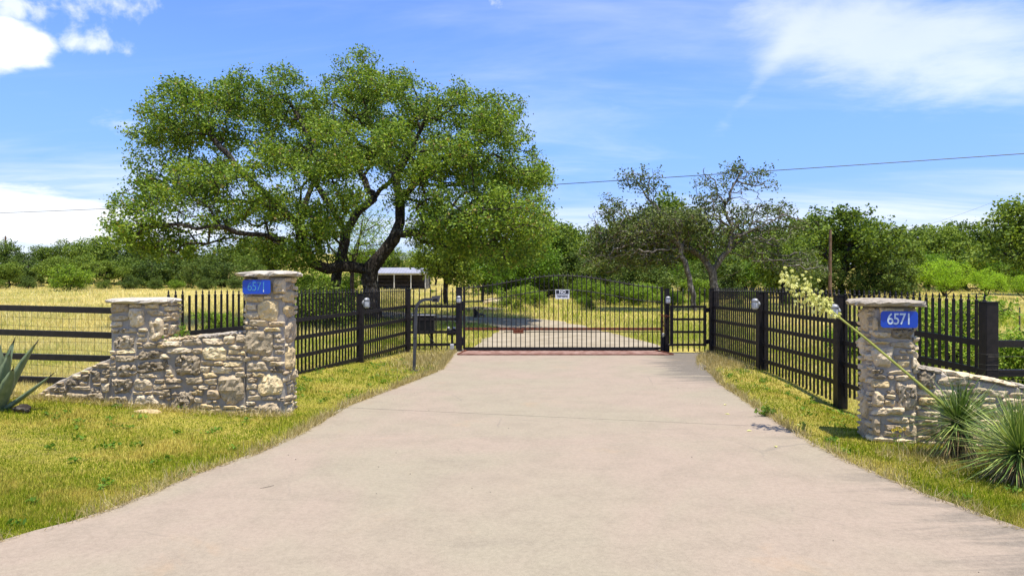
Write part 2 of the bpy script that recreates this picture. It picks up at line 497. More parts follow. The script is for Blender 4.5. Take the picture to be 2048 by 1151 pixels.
def concrete_mat():
    m, n = new_mat('driveway_concrete')
    pos = n.n('ShaderNodeNewGeometry').outputs['Position']
    a = n.noise(pos, .35, 4, .6, .4)
    b = n.noise(pos, 2.3, 6, .72)
    c = n.m('ADD', n.m('MULTIPLY', n.noise(pos, 190, 2, .6), .55), n.m('MULTIPLY', n.noise(pos, 38, 3, .75), .45))
    c = n.smooth(c, .34, .66)
    col = n.mix(n.smooth(a, .40, .60), (.312, .240, .175), (.286, .246, .165))
    col = n.mix(n.m('MULTIPLY', n.smooth(b, .42, .66), .42), col, (0.212, 0.173, 0.120))
    # mildew swept sideways in the far corner and along the sides, rubbed-in rust and faint tyre greys
    st = n.noise(n.scaled(pos, (.5, 2.4, 1)), 1.6, 7, .7, .9)
    sp = n.n('ShaderNodeSeparateXYZ', None, i0=pos)
    x, y = sp.outputs[0], sp.outputs[1]
    side = n.smooth(n.m('SUBTRACT', x, n.m('MULTIPLY', y, .16)), .0, 1.7)
    corner = n.m('ADD', n.m('MULTIPLY', side, n.smooth(y, 9.0, 13.5)), n.m('MULTIPLY', n.smooth(n.m('SUBTRACT', x, n.m('MULTIPLY', y, .16)), 1.2, 2.6), .42))
    stain = n.m('MULTIPLY', n.smooth(n.m('ADD', st, n.m('MULTIPLY', corner, .30)), .53, .70), n.m('ADD', .12, n.m('MULTIPLY', corner, 1.5)), clamp=True)
    col = n.mix(stain, col, (.092, .082, .066))
    rust = n.m('MULTIPLY', n.smooth(n.noise(pos, .9, 5, .7, .5), .58, .72), .30)
    col = n.mix(rust, col, (.40, .25, .13))
    col = n.mix(n.m('MULTIPLY', n.smooth(n.noise(n.scaled(pos, (1, .5, 1)), 3.3, 6, .75, 1.2), .60, .78), .30), col, (.16, .145, .13))
    col = n.mix(.34, col, n.mix(c, (0.141, 0.113, 0.081), (0.375, 0.312, 0.229)))
    v = n.n('ShaderNodeTexVoronoi', {'feature': 'DISTANCE_TO_EDGE'}, Scale=.42)
    n.set(v, 'Vector', n.mix(.10, pos, n.n('ShaderNodeTexNoise', None, Vector=pos, Scale=3.0, Detail=5).outputs['Color']))
    crack = n.m('MULTIPLY', n.smooth(v.outputs['Distance'], .0050, .0012), n.smooth(n.noise(pos, .5, 2), .50, .62))
    col = n.mix(n.m('MULTIPLY', crack, .28), col, (.12, .105, .09))
    finish(n, princ(n, col, .92, .2, 0, n.m('ADD', n.m('MULTIPLY', c, .6), b), .22, .006))
    return m


M['concrete'] = concrete_mat()
M['joint'] = simple('joint_dirt', (.07, .055, .04), (.14, .11, .075), 12, .95, .1, 0, .3)


def ground_mat():
    m, n = new_mat('field_soil')
    pos = n.n('ShaderNodeNewGeometry').outputs['Position']
    a = n.noise(pos, .55, 5, .6)
    b = n.noise(pos, .045, 3, .55)
    c = n.noise(pos, 7, 5, .7)
    col = n.mix(n.smooth(a, .35, .65), (.20, .19, .02), (.33, .27, .055))
    col = n.mix(n.m('MULTIPLY', n.smooth(b, .42, .58), .75), col, (.46, .36, .11))
    col = n.mix(n.m('MULTIPLY', n.smooth(c, .45, .7), .5), col, (.12, .095, .05))
    finish(n, princ(n, col, .95, .1, 0, c, .6, .05))
    return m


M['ground'] = ground_mat()
M['gravel_road'] = simple('caliche_road', (.25, .205, .135), (.34, .285, .20), 1.6, .95, .1, 0, .4, .02, 8)
M['lawn'] = grass_mat('lawn_blade', ((.055, .105, .005), (.21, .285, .010), (.36, .39, .018)), ((.24, .155, .03), (.52, .42, .07), (.72, .62, .15)), 1.3, .30, .3, 1.8)
M['field'] = grass_mat('field_blade', ((.17, .25, .012), (.27, .35, .018), (.39, .44, .035)), ((.62, .49, .14), (.80, .66, .24), (.88, .78, .38)), .12, 1.02, .40, 1.5, True)


# ------------------------------------------------------------------ terrain
LEFT_EDGE = [(16.6, -1.22), (15.8, -1.38), (12.6, -1.33), (11.0, -1.64), (9.4, -1.98), (8.7, -2.13), (7.1, -2.20), (6.3, -2.33), (6.03, -2.40), (5.6, -2.56), (5.2, -2.64), (4.78, -2.71), (4.52, -2.80), (4.28, -2.93), (4.08, -3.06), (3.4, -3.6), (2.6, -4.8), (1.8, -7.0), (1.2, -11.0), (.8, -20)]
RIGHT_EDGE = [(15.6, 4.58), (15.2, 4.46), (12.3, 3.58), (10.7, 3.30), (9.26, 3.16), (7.63, 3.0), (6.5, 2.93), (5.78, 2.95), (5.27, 3.0), (4.78, 3.07), (4.27, 3.2), (3.5, 3.6), (2.6, 4.6), (1.8, 6.6), (1.2, 10), (.8, 20)]


def edge_x(tab, y):
    ys = np.array([p[0] for p in tab][::-1]); xs = np.array([p[1] for p in tab][::-1])
    return np.interp(y, ys, xs)


def sstep(x, a, b):
    t = np.clip((x - a) / (b - a), 0, 1)
    return t * t * (3 - 2 * t)


def Hn(x, y):
    x = np.asarray(x, float); y = np.asarray(y, float)
    h = 0.019 * np.where(y > 20, (y - 20) * sstep(y, 16, 34), 0.0)
    h = np.where(y > 125, .019 * 105 + (y - 125) * .012, h)
    el_ = edge_x(LEFT_EDGE, y); er = edge_x(RIGHT_EDGE, y)
    near = 1 - sstep(y, 13, 22)
    h = h + near * sstep(el_ - x, .55, 4.2) * .23 * sstep(y, 1.5, 4)
    h = h - near * .27 * np.exp(-((x - 5.0) / 1.0) ** 2 - ((y - 9.5) / 1.9) ** 2) * sstep(x - er, .1, 1.4)
    h = h + .07 * np.sin(x * .21 + 1.3) * np.sin(y * .17) * sstep(y, 22, 40)
    h = h + 9.5 * np.exp(-((x + 68) / 55) ** 2 - ((y - 235) / 75) ** 2) + 7 * np.exp(-((x - 90) / 90) ** 2 - ((y - 260) / 80) ** 2)
    return h


def Hs(x, y):
    return float(Hn(x, y))


def terrain():
    ys = np.concatenate([np.linspace(-30, 0, 8)[:-1], np.linspace(0, 20, 81)[:-1], np.linspace(20, 60, 61)[:-1], np.linspace(60, 320, 80)[:-1], np.linspace(320, 2600, 16)])
    xs = np.concatenate([np.linspace(-2200, -200, 12)[:-1], np.linspace(-200, -14, 50)[:-1], np.linspace(-14, 14, 113)[:-1], np.linspace(14, 200, 50)[:-1], np.linspace(200, 2200, 12)])
    X, Y = np.meshgrid(xs, ys)
    Z = Hn(X, Y)
    Z = Z + np.where((Y > 700), 0.0, 0)
    # the soil lies a little below the slab inside the drive
    inside = (X > edge_x(LEFT_EDGE, Y)) & (X < edge_x(RIGHT_EDGE, Y)) & (Y < 16.7)
    Z = Z - np.where(inside, .10, 0) * 1.0
    nx = len(xs)
    V = np.stack([X, Y, Z], -1).reshape(-1, 3)
    i = np.arange(len(ys) - 1)[:, None] * nx + np.arange(nx - 1)[None, :]
    i = i.ravel()
    Q = np.stack([i, i + 1, i + nx + 1, i + nx], -1)
    o = link('ground', big_mesh('ground', V, Q, M['ground'], True))
    tag(o, kind='structure')


terrain()


def slab(poly, z0, z1):
    mb = MB()
    n = len(poly)
    mb.add([(x, y, z1) for x, y in poly] + [(x, y, z0) for x, y in poly],
           [tuple(range(n))] + [(i, n + i, n + (i + 1) % n, (i + 1) % n) for i in range(n)])
    return mb


def driveway():
    rng = random.Random(5)
    def side(tab, y0, y1, amp):
        pts, y = [], y1
        while y > y0 + 1e-6:
            pts.append((float(edge_x(tab, y)) + rng.uniform(-amp, amp), y))
            y -= .16 if y < 7 else .3
        pts.append((float(edge_x(tab, y0)), y0))
        return pts
    root = tag(empty('driveway', (1, 8, 0)), kind='structure')
    # joint runs slightly askew across the drive
    jl, jr = (-2.13, 8.62), (2.99, 7.38)
    L = side(LEFT_EDGE, 8.62, 16.9, .02)
    Rr = side(RIGHT_EDGE, 7.38, 15.55, .02)
    far = [(x, y) for x, y in L] + [(x, y) for x, y in Rr[::-1]]
    far = far + [(4.62, 15.9), (3.6, 16.0), (3.6, 16.9)]
    L2 = side(LEFT_EDGE, .85, 8.605, .02)
    R2 = side(RIGHT_EDGE, .85, 7.365, .02)
    near = L2 + [(-20, -12), (20, -12)] + R2[::-1]
    for poly in (far, near):
        o = slab([(x - 1, y - 8) for x, y in poly], -.13, .015).build('concrete_slab', M['concrete'], root)
    j = MB().prism([(jl[0] - 1, jl[1] - 8 - .06), (jr[0] - 1, jr[1] - 8 - .06), (jr[0] - 1, jr[1] - 8 + .06), (jl[0] - 1, jl[1] - 8 + .06)], -.12, -.002)
    j.build('joint_filler', M['joint'], root)


driveway()

ROAD_R = [(16.9, 4.0), (18.2, 3.85), (21.6, 3.4), (23.7, 2.95), (26, 2.7), (28.5, 2.1), (30, 1.0), (31, -1), (33, -4), (36, -8), (42, -13), (55, -17), (80, -19)]
ROAD_L = [(16.9, -1.2), (17.6, -1.0), (19.2, -.75), (22, -.55), (24.2, -.5), (25.5, -.6), (26.5, -.9), (28, -2.1), (29.5, -4.4), (32.5, -8.6), (39, -14.5), (53, -20), (80, -22)]


def densify(t, n=60):
    t = np.array(t); d = np.r_[0, np.cumsum(np.hypot(*np.diff(t, axis=0).T))]
    s = np.linspace(0, d[-1], n)
    return np.stack([np.interp(s, d, t[:, 0]), np.interp(s, d, t[:, 1])], 1)


def road():
    a, b = densify(ROAD_L, 70), densify(ROAD_R, 70)
    rng = np.random.default_rng(3)
    V, Q, K = [], [], 9
    for i in range(70):
        for k in range(K):
            t = k / (K - 1)
            y = a[i, 0] * (1 - t) + b[i, 0] * t; x = a[i, 1] * (1 - t) + b[i, 1] * t
            if k in (0, K - 1):
                x += rng.normal(0, .10); y += rng.normal(0, .10) if i > 2 else 0
            V.append((x, y, 0))
    V = np.array(V)
    V[:, 2] = Hn(V[:, 0], V[:, 1]) + .03
    for i in range(69):
        for k in range(K - 1):
            q = i * K + k
            Q.append((q, q + 1, q + K + 1, q + K))
    tag(link('gravel_road', big_mesh('gravel_road', V, np.array(Q), M['gravel_road'], True)), kind='structure')
    return [(float(p[1]), float(p[0])) for p in a] + [(float(p[1]), float(p[0])) for p in b[::-1]]


ROAD_POLY = road()


def in_poly(x, y, poly):
    inside = np.zeros(len(x), bool)
    n = len(poly); j = n - 1
    for i in range(n):
        xi, yi = poly[i]; xj, yj = poly[j]
        c = ((yi > y) != (yj > y)) & (x < (xj - xi) * (y - yi) / (yj - yi + 1e-12) + xi)
        inside ^= c
        j = i
    return inside


# ------------------------------------------------------------------ masonry
def make_stone(a, b, wd, ht, dep, rng, k=3.2, pitted=0.0):
    """angular rubble stone in (along, up, out) coordinates: a broken polygon with a rough, tilted, nearly flat face"""
    GX, GY_ = (13, 9) if wd > .09 else (9, 7)
    nc = rng.choice((4, 4, 5, 5, 6))
    cor = sorted((2 * math.pi * (i + rng.uniform(-.28, .28) + .5) / nc) for i in range(nc))
    def poly_r(th):
        r = 9
        for i in range(nc):
            t0, t1 = cor[i], cor[(i + 1) % nc] + (2 * math.pi if i == nc - 1 else 0)
            mid, half = (t0 + t1) / 2, (t1 - t0) / 2
            dlt = (th - mid + math.pi) % (2 * math.pi) - math.pi
            if abs(dlt) < 1.35:
                r = min(r, math.cos(half) * 1.22 / math.cos(dlt))
        return min(r, 1.28)
    tilt = rng.uniform(-.07, .07)
    lx_, ly_ = rng.uniform(-.30, .30), rng.uniform(-.1, .5)
    sd = Vector((rng.uniform(-50, 50), rng.uniform(-50, 50), rng.uniform(-50, 50)))
    rough = rng.uniform(.35, .85)
    vs, fs = [], []
    def vert(si, ti, r, skirt):
        th = math.atan2(ti, si) if (si or ti) else 0.0
        c, s = math.cos(th), math.sin(th)
        box = 1 / max(abs(c), abs(s))
        rad = min(box * 1.02, (abs(c) ** k + abs(s) ** k) ** (-1 / k), poly_r(th) * 1.12)
        rad *= 1 + .10 * mnoise.noise(sd + Vector((c * 1.6, s * 1.6, 0)))
        x, y = rad * c * wd / 2 * r, rad * s * ht / 2 * r
        n1 = mnoise.noise(sd + Vector((x, y, 0)) * 14); n2 = mnoise.noise(sd + Vector((x, y, 3)) * 38)
        if skirt: z = -.02
        else: z = dep * (1 - r ** 8 * .72) * (1 + lx_ * c * r + ly_ * s * r) + dep * rough * (n1 * .8 + n2 * .55)
        if not skirt and pitted:
            z -= dep * pitted * max(0.0, mnoise.noise(sd + Vector((x, y, 9)) * 26) - .12) * 2.2
        vs.append((a + x * math.cos(tilt) - y * math.sin(tilt), b + x * math.sin(tilt) + y * math.cos(tilt), z))
        return len(vs) - 1
    idx = {}
    for i in range(GX):
        for j in range(GY_):
            si, ti = 2 * i / (GX - 1) - 1, 2 * j / (GY_ - 1) - 1
            idx[i, j] = vert(si, ti, max(abs(si), abs(ti)), False)
    for i in range(GX - 1):
        for j in range(GY_ - 1):
            fs.append((idx[i, j], idx[i + 1, j], idx[i + 1, j + 1], idx[i, j + 1]))
    ring = [(i, 0) for i in range(GX - 1)] + [(GX - 1, j) for j in range(GY_ - 1)] + [(i, GY_ - 1) for i in range(GX - 1, 0, -1)] + [(0, j) for j in range(GY_ - 1, 0, -1)]
    low = [vert(2 * i / (GX - 1) - 1, 2 * j / (GY_ - 1) - 1, 1.03, True) for i, j in ring]
    for q in range(len(ring)):
        q2 = (q + 1) % len(ring)
        fs.append((idx[ring[q]], low[q], low[q2], idx[ring[q2]]))
    return vs, fs


def face_stones(parent, origin, ux, nrm, W, Ht, mask, bigs, seed, gap=.012, tone=None):
    """pack stones on one masonry face; big stones first, then the free space from large to small"""
    rng = random.Random(seed); npr = np.random.default_rng(seed)
    g = .01
    nx, ny = int(W / g) + 1, int(Ht / g) + 1
    AA, BB = np.meshgrid((np.arange(nx) + .5) * g, (np.arange(ny) + .5) * g)
    occ = ~mask(AA, BB)
    org, ux, nrm = Vector(origin), Vector(ux).normalized(), Vector(nrm).normalized()
    up = Vector((0, 0, 1))
    inv = parent.matrix_basis.inverted()
    placed = []
    for (a0, b0, a1, b1, t) in bigs:
        placed.append(((a0 + a1) / 2, (b0 + b1) / 2, a1 - a0, b1 - b0, t))
        i0, i1 = max(0, int(a0 / g)), min(nx, int(a1 / g) + 1); j0, j1 = max(0, int(b0 / g)), min(ny, int(b1 / g) + 1)
        occ[j0:j1, i0:i1] = True
    classes = [((.20, .34), (.10, .17), 5), ((.16, .30), (.055, .085), 26), ((.11, .20), (.045, .075), 40), ((.07, .14), (.035, .06), 60), ((.045, .08), (.03, .045), 60)]
    for (w0, w1), (h0, h1), cnt in classes:
        fails = 0
        for _ in range(cnt):
            wd, ht = rng.uniform(w0, w1), rng.uniform(h0, h1)
            wi, hi = int((wd + gap) / g), int((ht + gap) / g)
            if wi >= nx or hi >= ny: continue
            S = np.zeros((ny + 1, nx + 1), int)
            S[1:, 1:] = np.cumsum(np.cumsum(occ, 0), 1)
            bx = S[hi:, wi:] - S[:-hi, wi:] - S[hi:, :-wi] + S[:-hi, :-wi]
            js, is_ = np.nonzero(bx == 0)
            if len(js) == 0:
                fails += 1
                if fails > 8: break
                continue
            q = npr.integers(0, len(js), 6); q = q[np.argmin(js[q] + .3 * is_[q])]
            j, i = js[q], is_[q]
            occ[j:j + hi, i:i + wi] = True
            placed.append(((i + wi / 2) * g, (j + hi / 2) * g, wd, ht, None))
    for (a, b, wd, ht, t) in placed:
        dep = rng.uniform(.018, .036) + min(.016, .08 * min(wd, ht))
        if t is None:
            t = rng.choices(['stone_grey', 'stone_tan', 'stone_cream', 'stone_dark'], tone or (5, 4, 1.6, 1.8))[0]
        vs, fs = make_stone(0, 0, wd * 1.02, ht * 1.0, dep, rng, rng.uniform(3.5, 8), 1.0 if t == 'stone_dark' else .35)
        W3 = [ux * x + up * y + nrm * z for x, y, z in vs]
        me = bpy.data.meshes.new('stone')
        me.from_pydata([tuple(p) for p in W3], [], fs)
        me.polygons.foreach_set('use_smooth', [False for f in fs])
        me.update()
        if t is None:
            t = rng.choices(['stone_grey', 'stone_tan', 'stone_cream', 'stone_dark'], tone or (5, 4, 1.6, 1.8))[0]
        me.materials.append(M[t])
        o = link('stone', me, parent, inv @ (org + ux * a + up * b))
    return placed


def cap_mesh(w2, d2, th, seed, sag=.02):
    """rough irregular slab, centred, its underside at z = 0"""
    rng = random.Random(seed)
    N = 38
    vs, fs = [], []
    ph = [rng.uniform(0, 6.28) for _ in range(6)]
    def ring(scale, z, jit):
        for i in range(N):
            th_ = 2 * math.pi * i / N
            c, s = math.cos(th_), math.sin(th_)
            k = 7
            rad = (abs(c) ** k + abs(s) ** k) ** (-1 / k)
            rad *= 1 + .035 * math.sin(3 * th_ + ph[0]) + .02 * math.sin(7 * th_ + ph[1])
            vs.append((rad * c * w2 * scale + rng.uniform(-jit, jit), rad * s * d2 * scale + rng.uniform(-jit, jit), z + rng.uniform(-jit, jit) * .7 + .006 * math.sin(2 * th_ + ph[2])))
    ring(.86, 0, .004); ring(.96, th * .18, .013); ring(1.0, th * .55, .017); ring(.94, th * .92, .012); ring(.55, th + sag * .6, .008)
    vs.append((0, 0, th + sag)); vs.append((0, 0, 0))
    for r in range(4):
        for i in range(N):
            j = (i + 1) % N
            fs.append((r * N + i, r * N + j, (r + 1) * N + j, (r + 1) * N + i))
    for i in range(N):
        fs.append((4 * N + i, 4 * N + (i + 1) % N, len(vs) - 2))
        fs.append(((i + 1) % N, i, len(vs) - 1))
    me = bpy.data.meshes.new('capstone')
    me.from_pydata(vs, [], fs)
    me.update()
    me.materials.append(M['cap'])
    return me


SL = 8.2 / F          # metres per photo pixel on the near-left masonry face


def lx(u): return (u - 1024) * SL
def lz(v): return CAM_H - (v - 576) * SL


def z2(box, x_off, z_off, t):
    """a stone measured on the enlarged photograph -> face coordinates"""
    x0, y0, x1, y1 = box
    return (lx(200 + x0 / 3.488) - x_off, lz(520 + y1 / 3.488) - z_off, lx(200 + x1 / 3.488) - x_off, lz(520 + y0 / 3.488) - z_off, t)


# tall pillar beside the drive (near left)
px0, px1, py0, py1 = lx(487), lx(570), 8.2, 8.65
pil = empty('entrance_pillar', ((px0 + px1) / 2, (py0 + py1) / 2, -.12), 'tall square rubble stone pillar carrying the faded blue number sign', 'pillar', 'stone gate pillars')
pb = MB().box((0, 0, (lz(553) + .12) / 2), (px1 - px0 - .03, .42, lz(553) + .12), 0, .03)
pb.build('mortar', M['mortar'], pil)
cz = lz(553)
link('capstone', cap_mesh(.345, .31, .055, 3), pil, (0, -.01, cz + .12))
G, K_, D_, T_ = 'stone_grey', 'stone_cream', 'stone_dark', 'stone_tan'
z_off = -.10
bigs = [z2(b, px0, z_off, t) for b, t in [((1010, 490, 1205, 670), G), ((1100, 280, 1255, 425), K_), ((1105, 795, 1268, 940), K_), ((1110, 990, 1265, 1095), T_), ((1040, 415, 1170, 460), G),
        ((1145, 470, 1260, 505), K_), ((1055, 668, 1115, 698), G), ((1018, 710, 1175, 780), G), ((1060, 785, 1150, 815), K_), ((1010, 305, 1095, 350), G), ((1020, 360, 1125, 415), T_),
        ((1010, 250, 1140, 295), K_), ((1210, 240, 1290, 270), T_), ((1030, 940, 1120, 980), G), ((1205, 130, 1290, 235), T_), ((1100, 115, 1180, 140), T_), ((1020, 860, 1095, 905), T_)]]
face_stones(pil, (px0, py0 + .012, z_off), (1, 0, 0), (0, -1, 0), px1 - px0, cz - z_off, lambda A, B: (A > .005) & (A < px1 - px0 - .005) & (B < cz - z_off - .005), bigs, 11)
face_stones(pil, (px1 - .012, py0, z_off), (0, 1, 0), (1, 0, 0), .45, cz - z_off, lambda A, B: (A > .01) & (A < .44) & (B < cz - z_off - .01), [(.04, .95, .40, 1.25, T_), (.06, .62, .38, .90, K_)], 12, tone=(4, 5, 2, 1))
face_stones(pil, (px0 + .012, py1, z_off), (0, -1, 0), (-1, 0, 0), .45, cz - z_off, lambda A, B: (A > .01) & (A < .44) & (B > .7), [], 13)

# short end pillar at the far end of the near-left wall
sx0, sx1 = lx(218), lx(328)
scz = lz(607)
ep = empty('end_pillar', ((sx0 + sx1) / 2, 8.42, 0.0), 'short weathered stone pillar with thin slate cap and vine on its side', 'pillar', 'stone gate pillars')
MB().box((0, 0, scz / 2), (sx1 - sx0 - .03, .44, scz), 0, .03).build('mortar', M['mortar'], ep)
link('capstone', cap_mesh(.365, .30, .05, 8), ep, (0, -.01, scz))
zo = .08
sb = [z2(b, sx0, zo, t) for b, t in [((100, 520, 260, 625), D_), ((345, 395, 438, 565), T_), ((75, 825, 230, 930), D_), ((115, 665, 240, 705), G), ((120, 625, 250, 652), K_), ((80, 300, 200, 380), T_), ((205, 340, 310, 470), G), ((120, 985, 185, 1030), T_)]]
face_stones(ep, (sx0, 8.20, zo), (1, 0, 0), (0, -1, 0), sx1 - sx0, scz - zo, lambda A, B: (A > .005) & (A < sx1 - sx0 - .005) & (B < scz - zo - .005), sb, 21, tone=(6, 4, 1, 3))
face_stones(ep, (sx1 - .012, 8.20, zo), (0, 1, 0), (1, 0, 0), .44, scz - zo, lambda A, B: (A > .01) & (A < .43) & (B > .7), [], 22)

# low wall of the near-left wing, with its ramped tail
TOP = [(lx(55), lz(799)), (lx(100), lz(769)), (lx(150), lz(745)), (lx(217), lz(716)), (lx(218), lz(716)), (lx(290), lz(686)), (lx(390), lz(676)), (lx(487), lz(667))]
tx = np.array([p[0] for p in TOP]); tz = np.array([p[1] for p in TOP])
wx0, wx1 = lx(52), lx(487) + .01
wall = empty('stone_wall', ((wx0 + wx1) / 2, 8.40, 0), 'low rubble stone wall sloping from the tall pillar down to a ramped tail by the agave', 'wall', 'stone wing walls')
mb = MB()
N = 60
vs, fs = [], []
for i in range(N + 1):
    x = wx0 + (wx1 - wx0) * i / N
    zt = float(np.interp(x, tx, tz)) + .006 * math.sin(i * 1.7)
    for (y, z) in ((8.235, -.15), (8.235, zt - .02), (8.27, zt), (8.53, zt), (8.56, -.15)):
        vs.append((x - (wx0 + wx1) / 2, y - 8.40, z))
for i in range(N):
    for k in range(4):
        a = i * 5 + k
        fs.append((a, a + 5, a + 6, a + 1))
fs += [(0, 1, 2, 3, 4), tuple(N * 5 + k for k in (4, 3, 2, 1, 0))]
MB().add(vs, fs).build('mortar', M['mortar'], wall)
zo = -.06
wb = [z2(b, wx0, zo, t) for b, t in [((515, 660, 690, 805), D_), ((715, 605, 875, 700), K_), ((820, 805, 990, 1010), G), ((490, 890, 645, 1078), D_), ((335, 990, 460, 1065), T_), ((370, 905, 485, 958), G),
      ((725, 905, 832, 975), T_), ((255, 835, 358, 878), G), ((720, 830, 812, 872), T_), ((855, 710, 985, 745), K_), ((870, 625, 975, 658), K_), ((775, 745, 915, 792), G), ((575, 815, 705, 867), G),
      ((655, 1008, 790, 1037), K_), ((655, 1045, 750, 1072), T_), ((765, 1040, 840, 1092), T_), ((850, 1050, 945, 1092), K_), ((500, 870, 560, 888), T_), ((300, 578, 412, 612), G), ((420, 568, 560, 602), G), ((570, 555, 700, 595), D_), ((710, 548, 850, 590), G), ((860, 530, 935, 585), T_), ((940, 520, 1005, 575), G),
      ((330, 655, 480, 690), G), ((350, 700, 485, 750), D_), ((360, 868, 530, 898), T_), ((640, 905, 712, 945), K_), ((650, 958, 705, 995), T_), ((700, 700, 790, 738), T_), ((940, 780, 1004, 818), G), ((705, 788, 815, 822), K_)]]
wb += [z2((b[0], b[1], b[2], b[3]), wx0, zo, t) for b, t in [((-75, 760, -10, 860), D_), ((-130, 800, -85, 850), D_), ((0, 860, 55, 925), G), ((-220, 880, -80, 905), G), ((-50, 860, -5, 880), T_), ((-25, 720, 55, 755), G)]]
face_stones(wall, (wx0, 8.23, zo), (1, 0, 0), (0, -1, 0), wx1 - wx0, 1.1, lambda A, B: (B + zo < np.interp(A + wx0, tx, tz) - .004) & (B + zo > .10 - (A / 2.6) * .12 - .06) & ~((A + wx0 > sx0 - .01) & (A + wx0 < sx1 + .0) & (B + zo > .02)), wb, 31)
# coping stones lying on the sloping top
def coping(parent, pts, wd, seed, ny=0.0):
    rng = random.Random(seed)
    inv = parent.matrix_basis.inverted()
    for (x, y, z, ang, ln, dirz) in pts:
        me = cap_mesh(ln / 2, wd / 2, .035, rng.randrange(999), .004)
        me.materials[0] = M[rng.choice(['stone_grey', 'stone_tan', 'cap'])]
        o = link('coping_stone', me, parent, inv @ Vector((x, y, z)), (0, ang, dirz))


cp = []
x = lx(331)
rr = random.Random(4)
while x < lx(484):
    ln = rr.uniform(.16, .30)
    zc = float(np.interp(x + ln / 2, tx, tz)) - .012
    cp.append((x + ln / 2, 8.40, zc, -.09, ln * .98, 0))
    x += ln
coping(wall, cp, .36, 5)

# near-right pillar and wing wall
d_r = Vector((.983, -.183, 0)).normalized(); n_r = Vector((-.183, -.983, 0)).normalized()
c_r = Vector((3.55, 6.73, 0))
RW, RD, RZ = .41, .42, CAM_H - (613 - 576) / F * 6.75
ctr = c_r + d_r * RW / 2 - n_r * RD / 2
rz_r = math.atan2(d_r.y, d_r.x)
rp = empty('entrance_pillar', (ctr.x, ctr.y, -.12), 'grey stone pillar with bright blue number sign beside the yucca', 'pillar', 'stone gate pillars')
MB().box((0, 0, (RZ + .12) / 2), (RW - .025, RD - .025, RZ + .12), rz_r, .035).build('mortar', M['mortar'], rp)
o = link('capstone', cap_mesh(.32, .30, .06, 14), rp, (-.01, 0, RZ + .12), (0, .02, rz_r))
SR = 6.70 / F


def z6(box, t, zoff):
    x0, y0, x1, y1 = box
    k = RW / (520 - 196)
    zz = lambda y: CAM_H - (580 + y / 3.594 - 576) * SR
    return ((x0 - 196) * k, zz(y1) - zoff, (x1 - 196) * k, zz(y0) - zoff, t)


zo = -.10
rb = [z6(b, t, zo) for b, t in [((200, 395, 355, 555), G), ((335, 365, 510, 420), G), ((368, 655, 515, 855), D_), ((200, 650, 325, 700), K_), ((203, 725, 285, 838), T_), ((200, 843, 465, 898), T_), ((305, 910, 455, 955), T_),
      ((270, 965, 425, 1008), T_), ((280, 1014, 400, 1050), G), ((435, 965, 516, 1045), T_), ((355, 460, 460, 500), T_), ((380, 505, 465, 552), K_), ((315, 575, 470, 602), G), ((198, 570, 280, 602), D_), ((200, 912, 258, 1045), T_),
      ((360, 1065, 510, 1105), T_), ((290, 790, 365, 838), T_), ((200, 368, 325, 390), K_), ((340, 280, 510, 350), D_), ((205, 200, 240, 290), T_), ((205, 300, 330, 345), T_), ((475, 480, 516, 560), G)]]
face_stones(rp, c_r + Vector((0, 0, zo)) - n_r * .012, d_r, n_r, RW, RZ - zo, lambda A, B: (A > .005) & (A < RW - .005) & (B < RZ - zo - .005), rb, 41, tone=(6, 4, 1, 2))
face_stones(rp, c_r - n_r * RD + d_r * .012 + Vector((0, 0, zo)), n_r, -d_r, RD, RZ - zo, lambda A, B: (A > .01) & (A < RD - .005) & (B < RZ - zo - .01), [(.10, .30, .30, .62, G), (.12, .66, .28, .86, T_), (.10, .05, .26, .28, T_), (.08, 1.18, .30, 1.40, T_), (.05, .92, .2, 1.12, G)], 42, tone=(6, 5, .5, 1.5))
face_stones(rp, c_r + d_r * (RW - .012) + Vector((0, 0, zo)), -n_r, d_r, RD, RZ - zo, lambda A, B: (A > .01) & (A < RD - .01) & (B > .75), [], 43)

s_r = c_r + d_r * RW - n_r * .05
RTOP = [(0, .735), (.45, .665), (.92, .575), (1.5, .42), (2.1, .22), (2.6, .0)]
rwx = np.array([p[0] for p in RTOP]); rwz = np.array([p[1] for p in RTOP])
rw = empty('stone_wall', (s_r.x, s_r.y, 0), 'low rubble stone wall running behind the yuccas beside the bright sign pillar', 'wall', 'stone wing walls')
vs, fs = [], []
for i in range(41):
    t = 2.6 * i / 40
    zt = float(np.interp(t, rwx, rwz)) + .008 * math.sin(i * 1.9)
    for (b, z) in ((0, -.15), (0, zt - .03), (.04, zt), (.28, zt), (.32, -.15)):
        p = d_r * (t - .01) - n_r * b
        vs.append((p.x, p.y, z))
for i in range(40):
    for k in range(4):
        a = i * 5 + k
        fs.append((a, a + 5, a + 6, a + 1))
fs += [(0, 1, 2, 3, 4), tuple(200 + k for k in (4, 3, 2, 1, 0))]
MB().add(vs, fs).build('mortar', M['mortar'], rw)
face_stones(rw, s_r + Vector((0, 0, -.05)) - n_r * .002, d_r, n_r, 2.5, .85, lambda A, B: (B - .05 < np.interp(A, rwx, rwz) - .045), [(.02, .58, .18, .76, D_), (.20, .62, .46, .71, G), (.16, .50, .38, .585, G), (.03, .42, .2, .50, K_)], 51, tone=(7, 3, 1.4, 2))
cp = []
t = .0
while t < 2.3:
    ln = rr.uniform(.20, .34)
    p = s_r + d_r * (t + ln / 2) - n_r * .15
    z0_, z1_ = np.interp([t, t + ln], rwx, rwz)
    cp.append((p.x, p.y, (z0_ + z1_) / 2 - .014, math.atan2(z0_ - z1_, ln), ln * .99, rz_r))
    t += ln
coping(rw, cp, .36, 9)


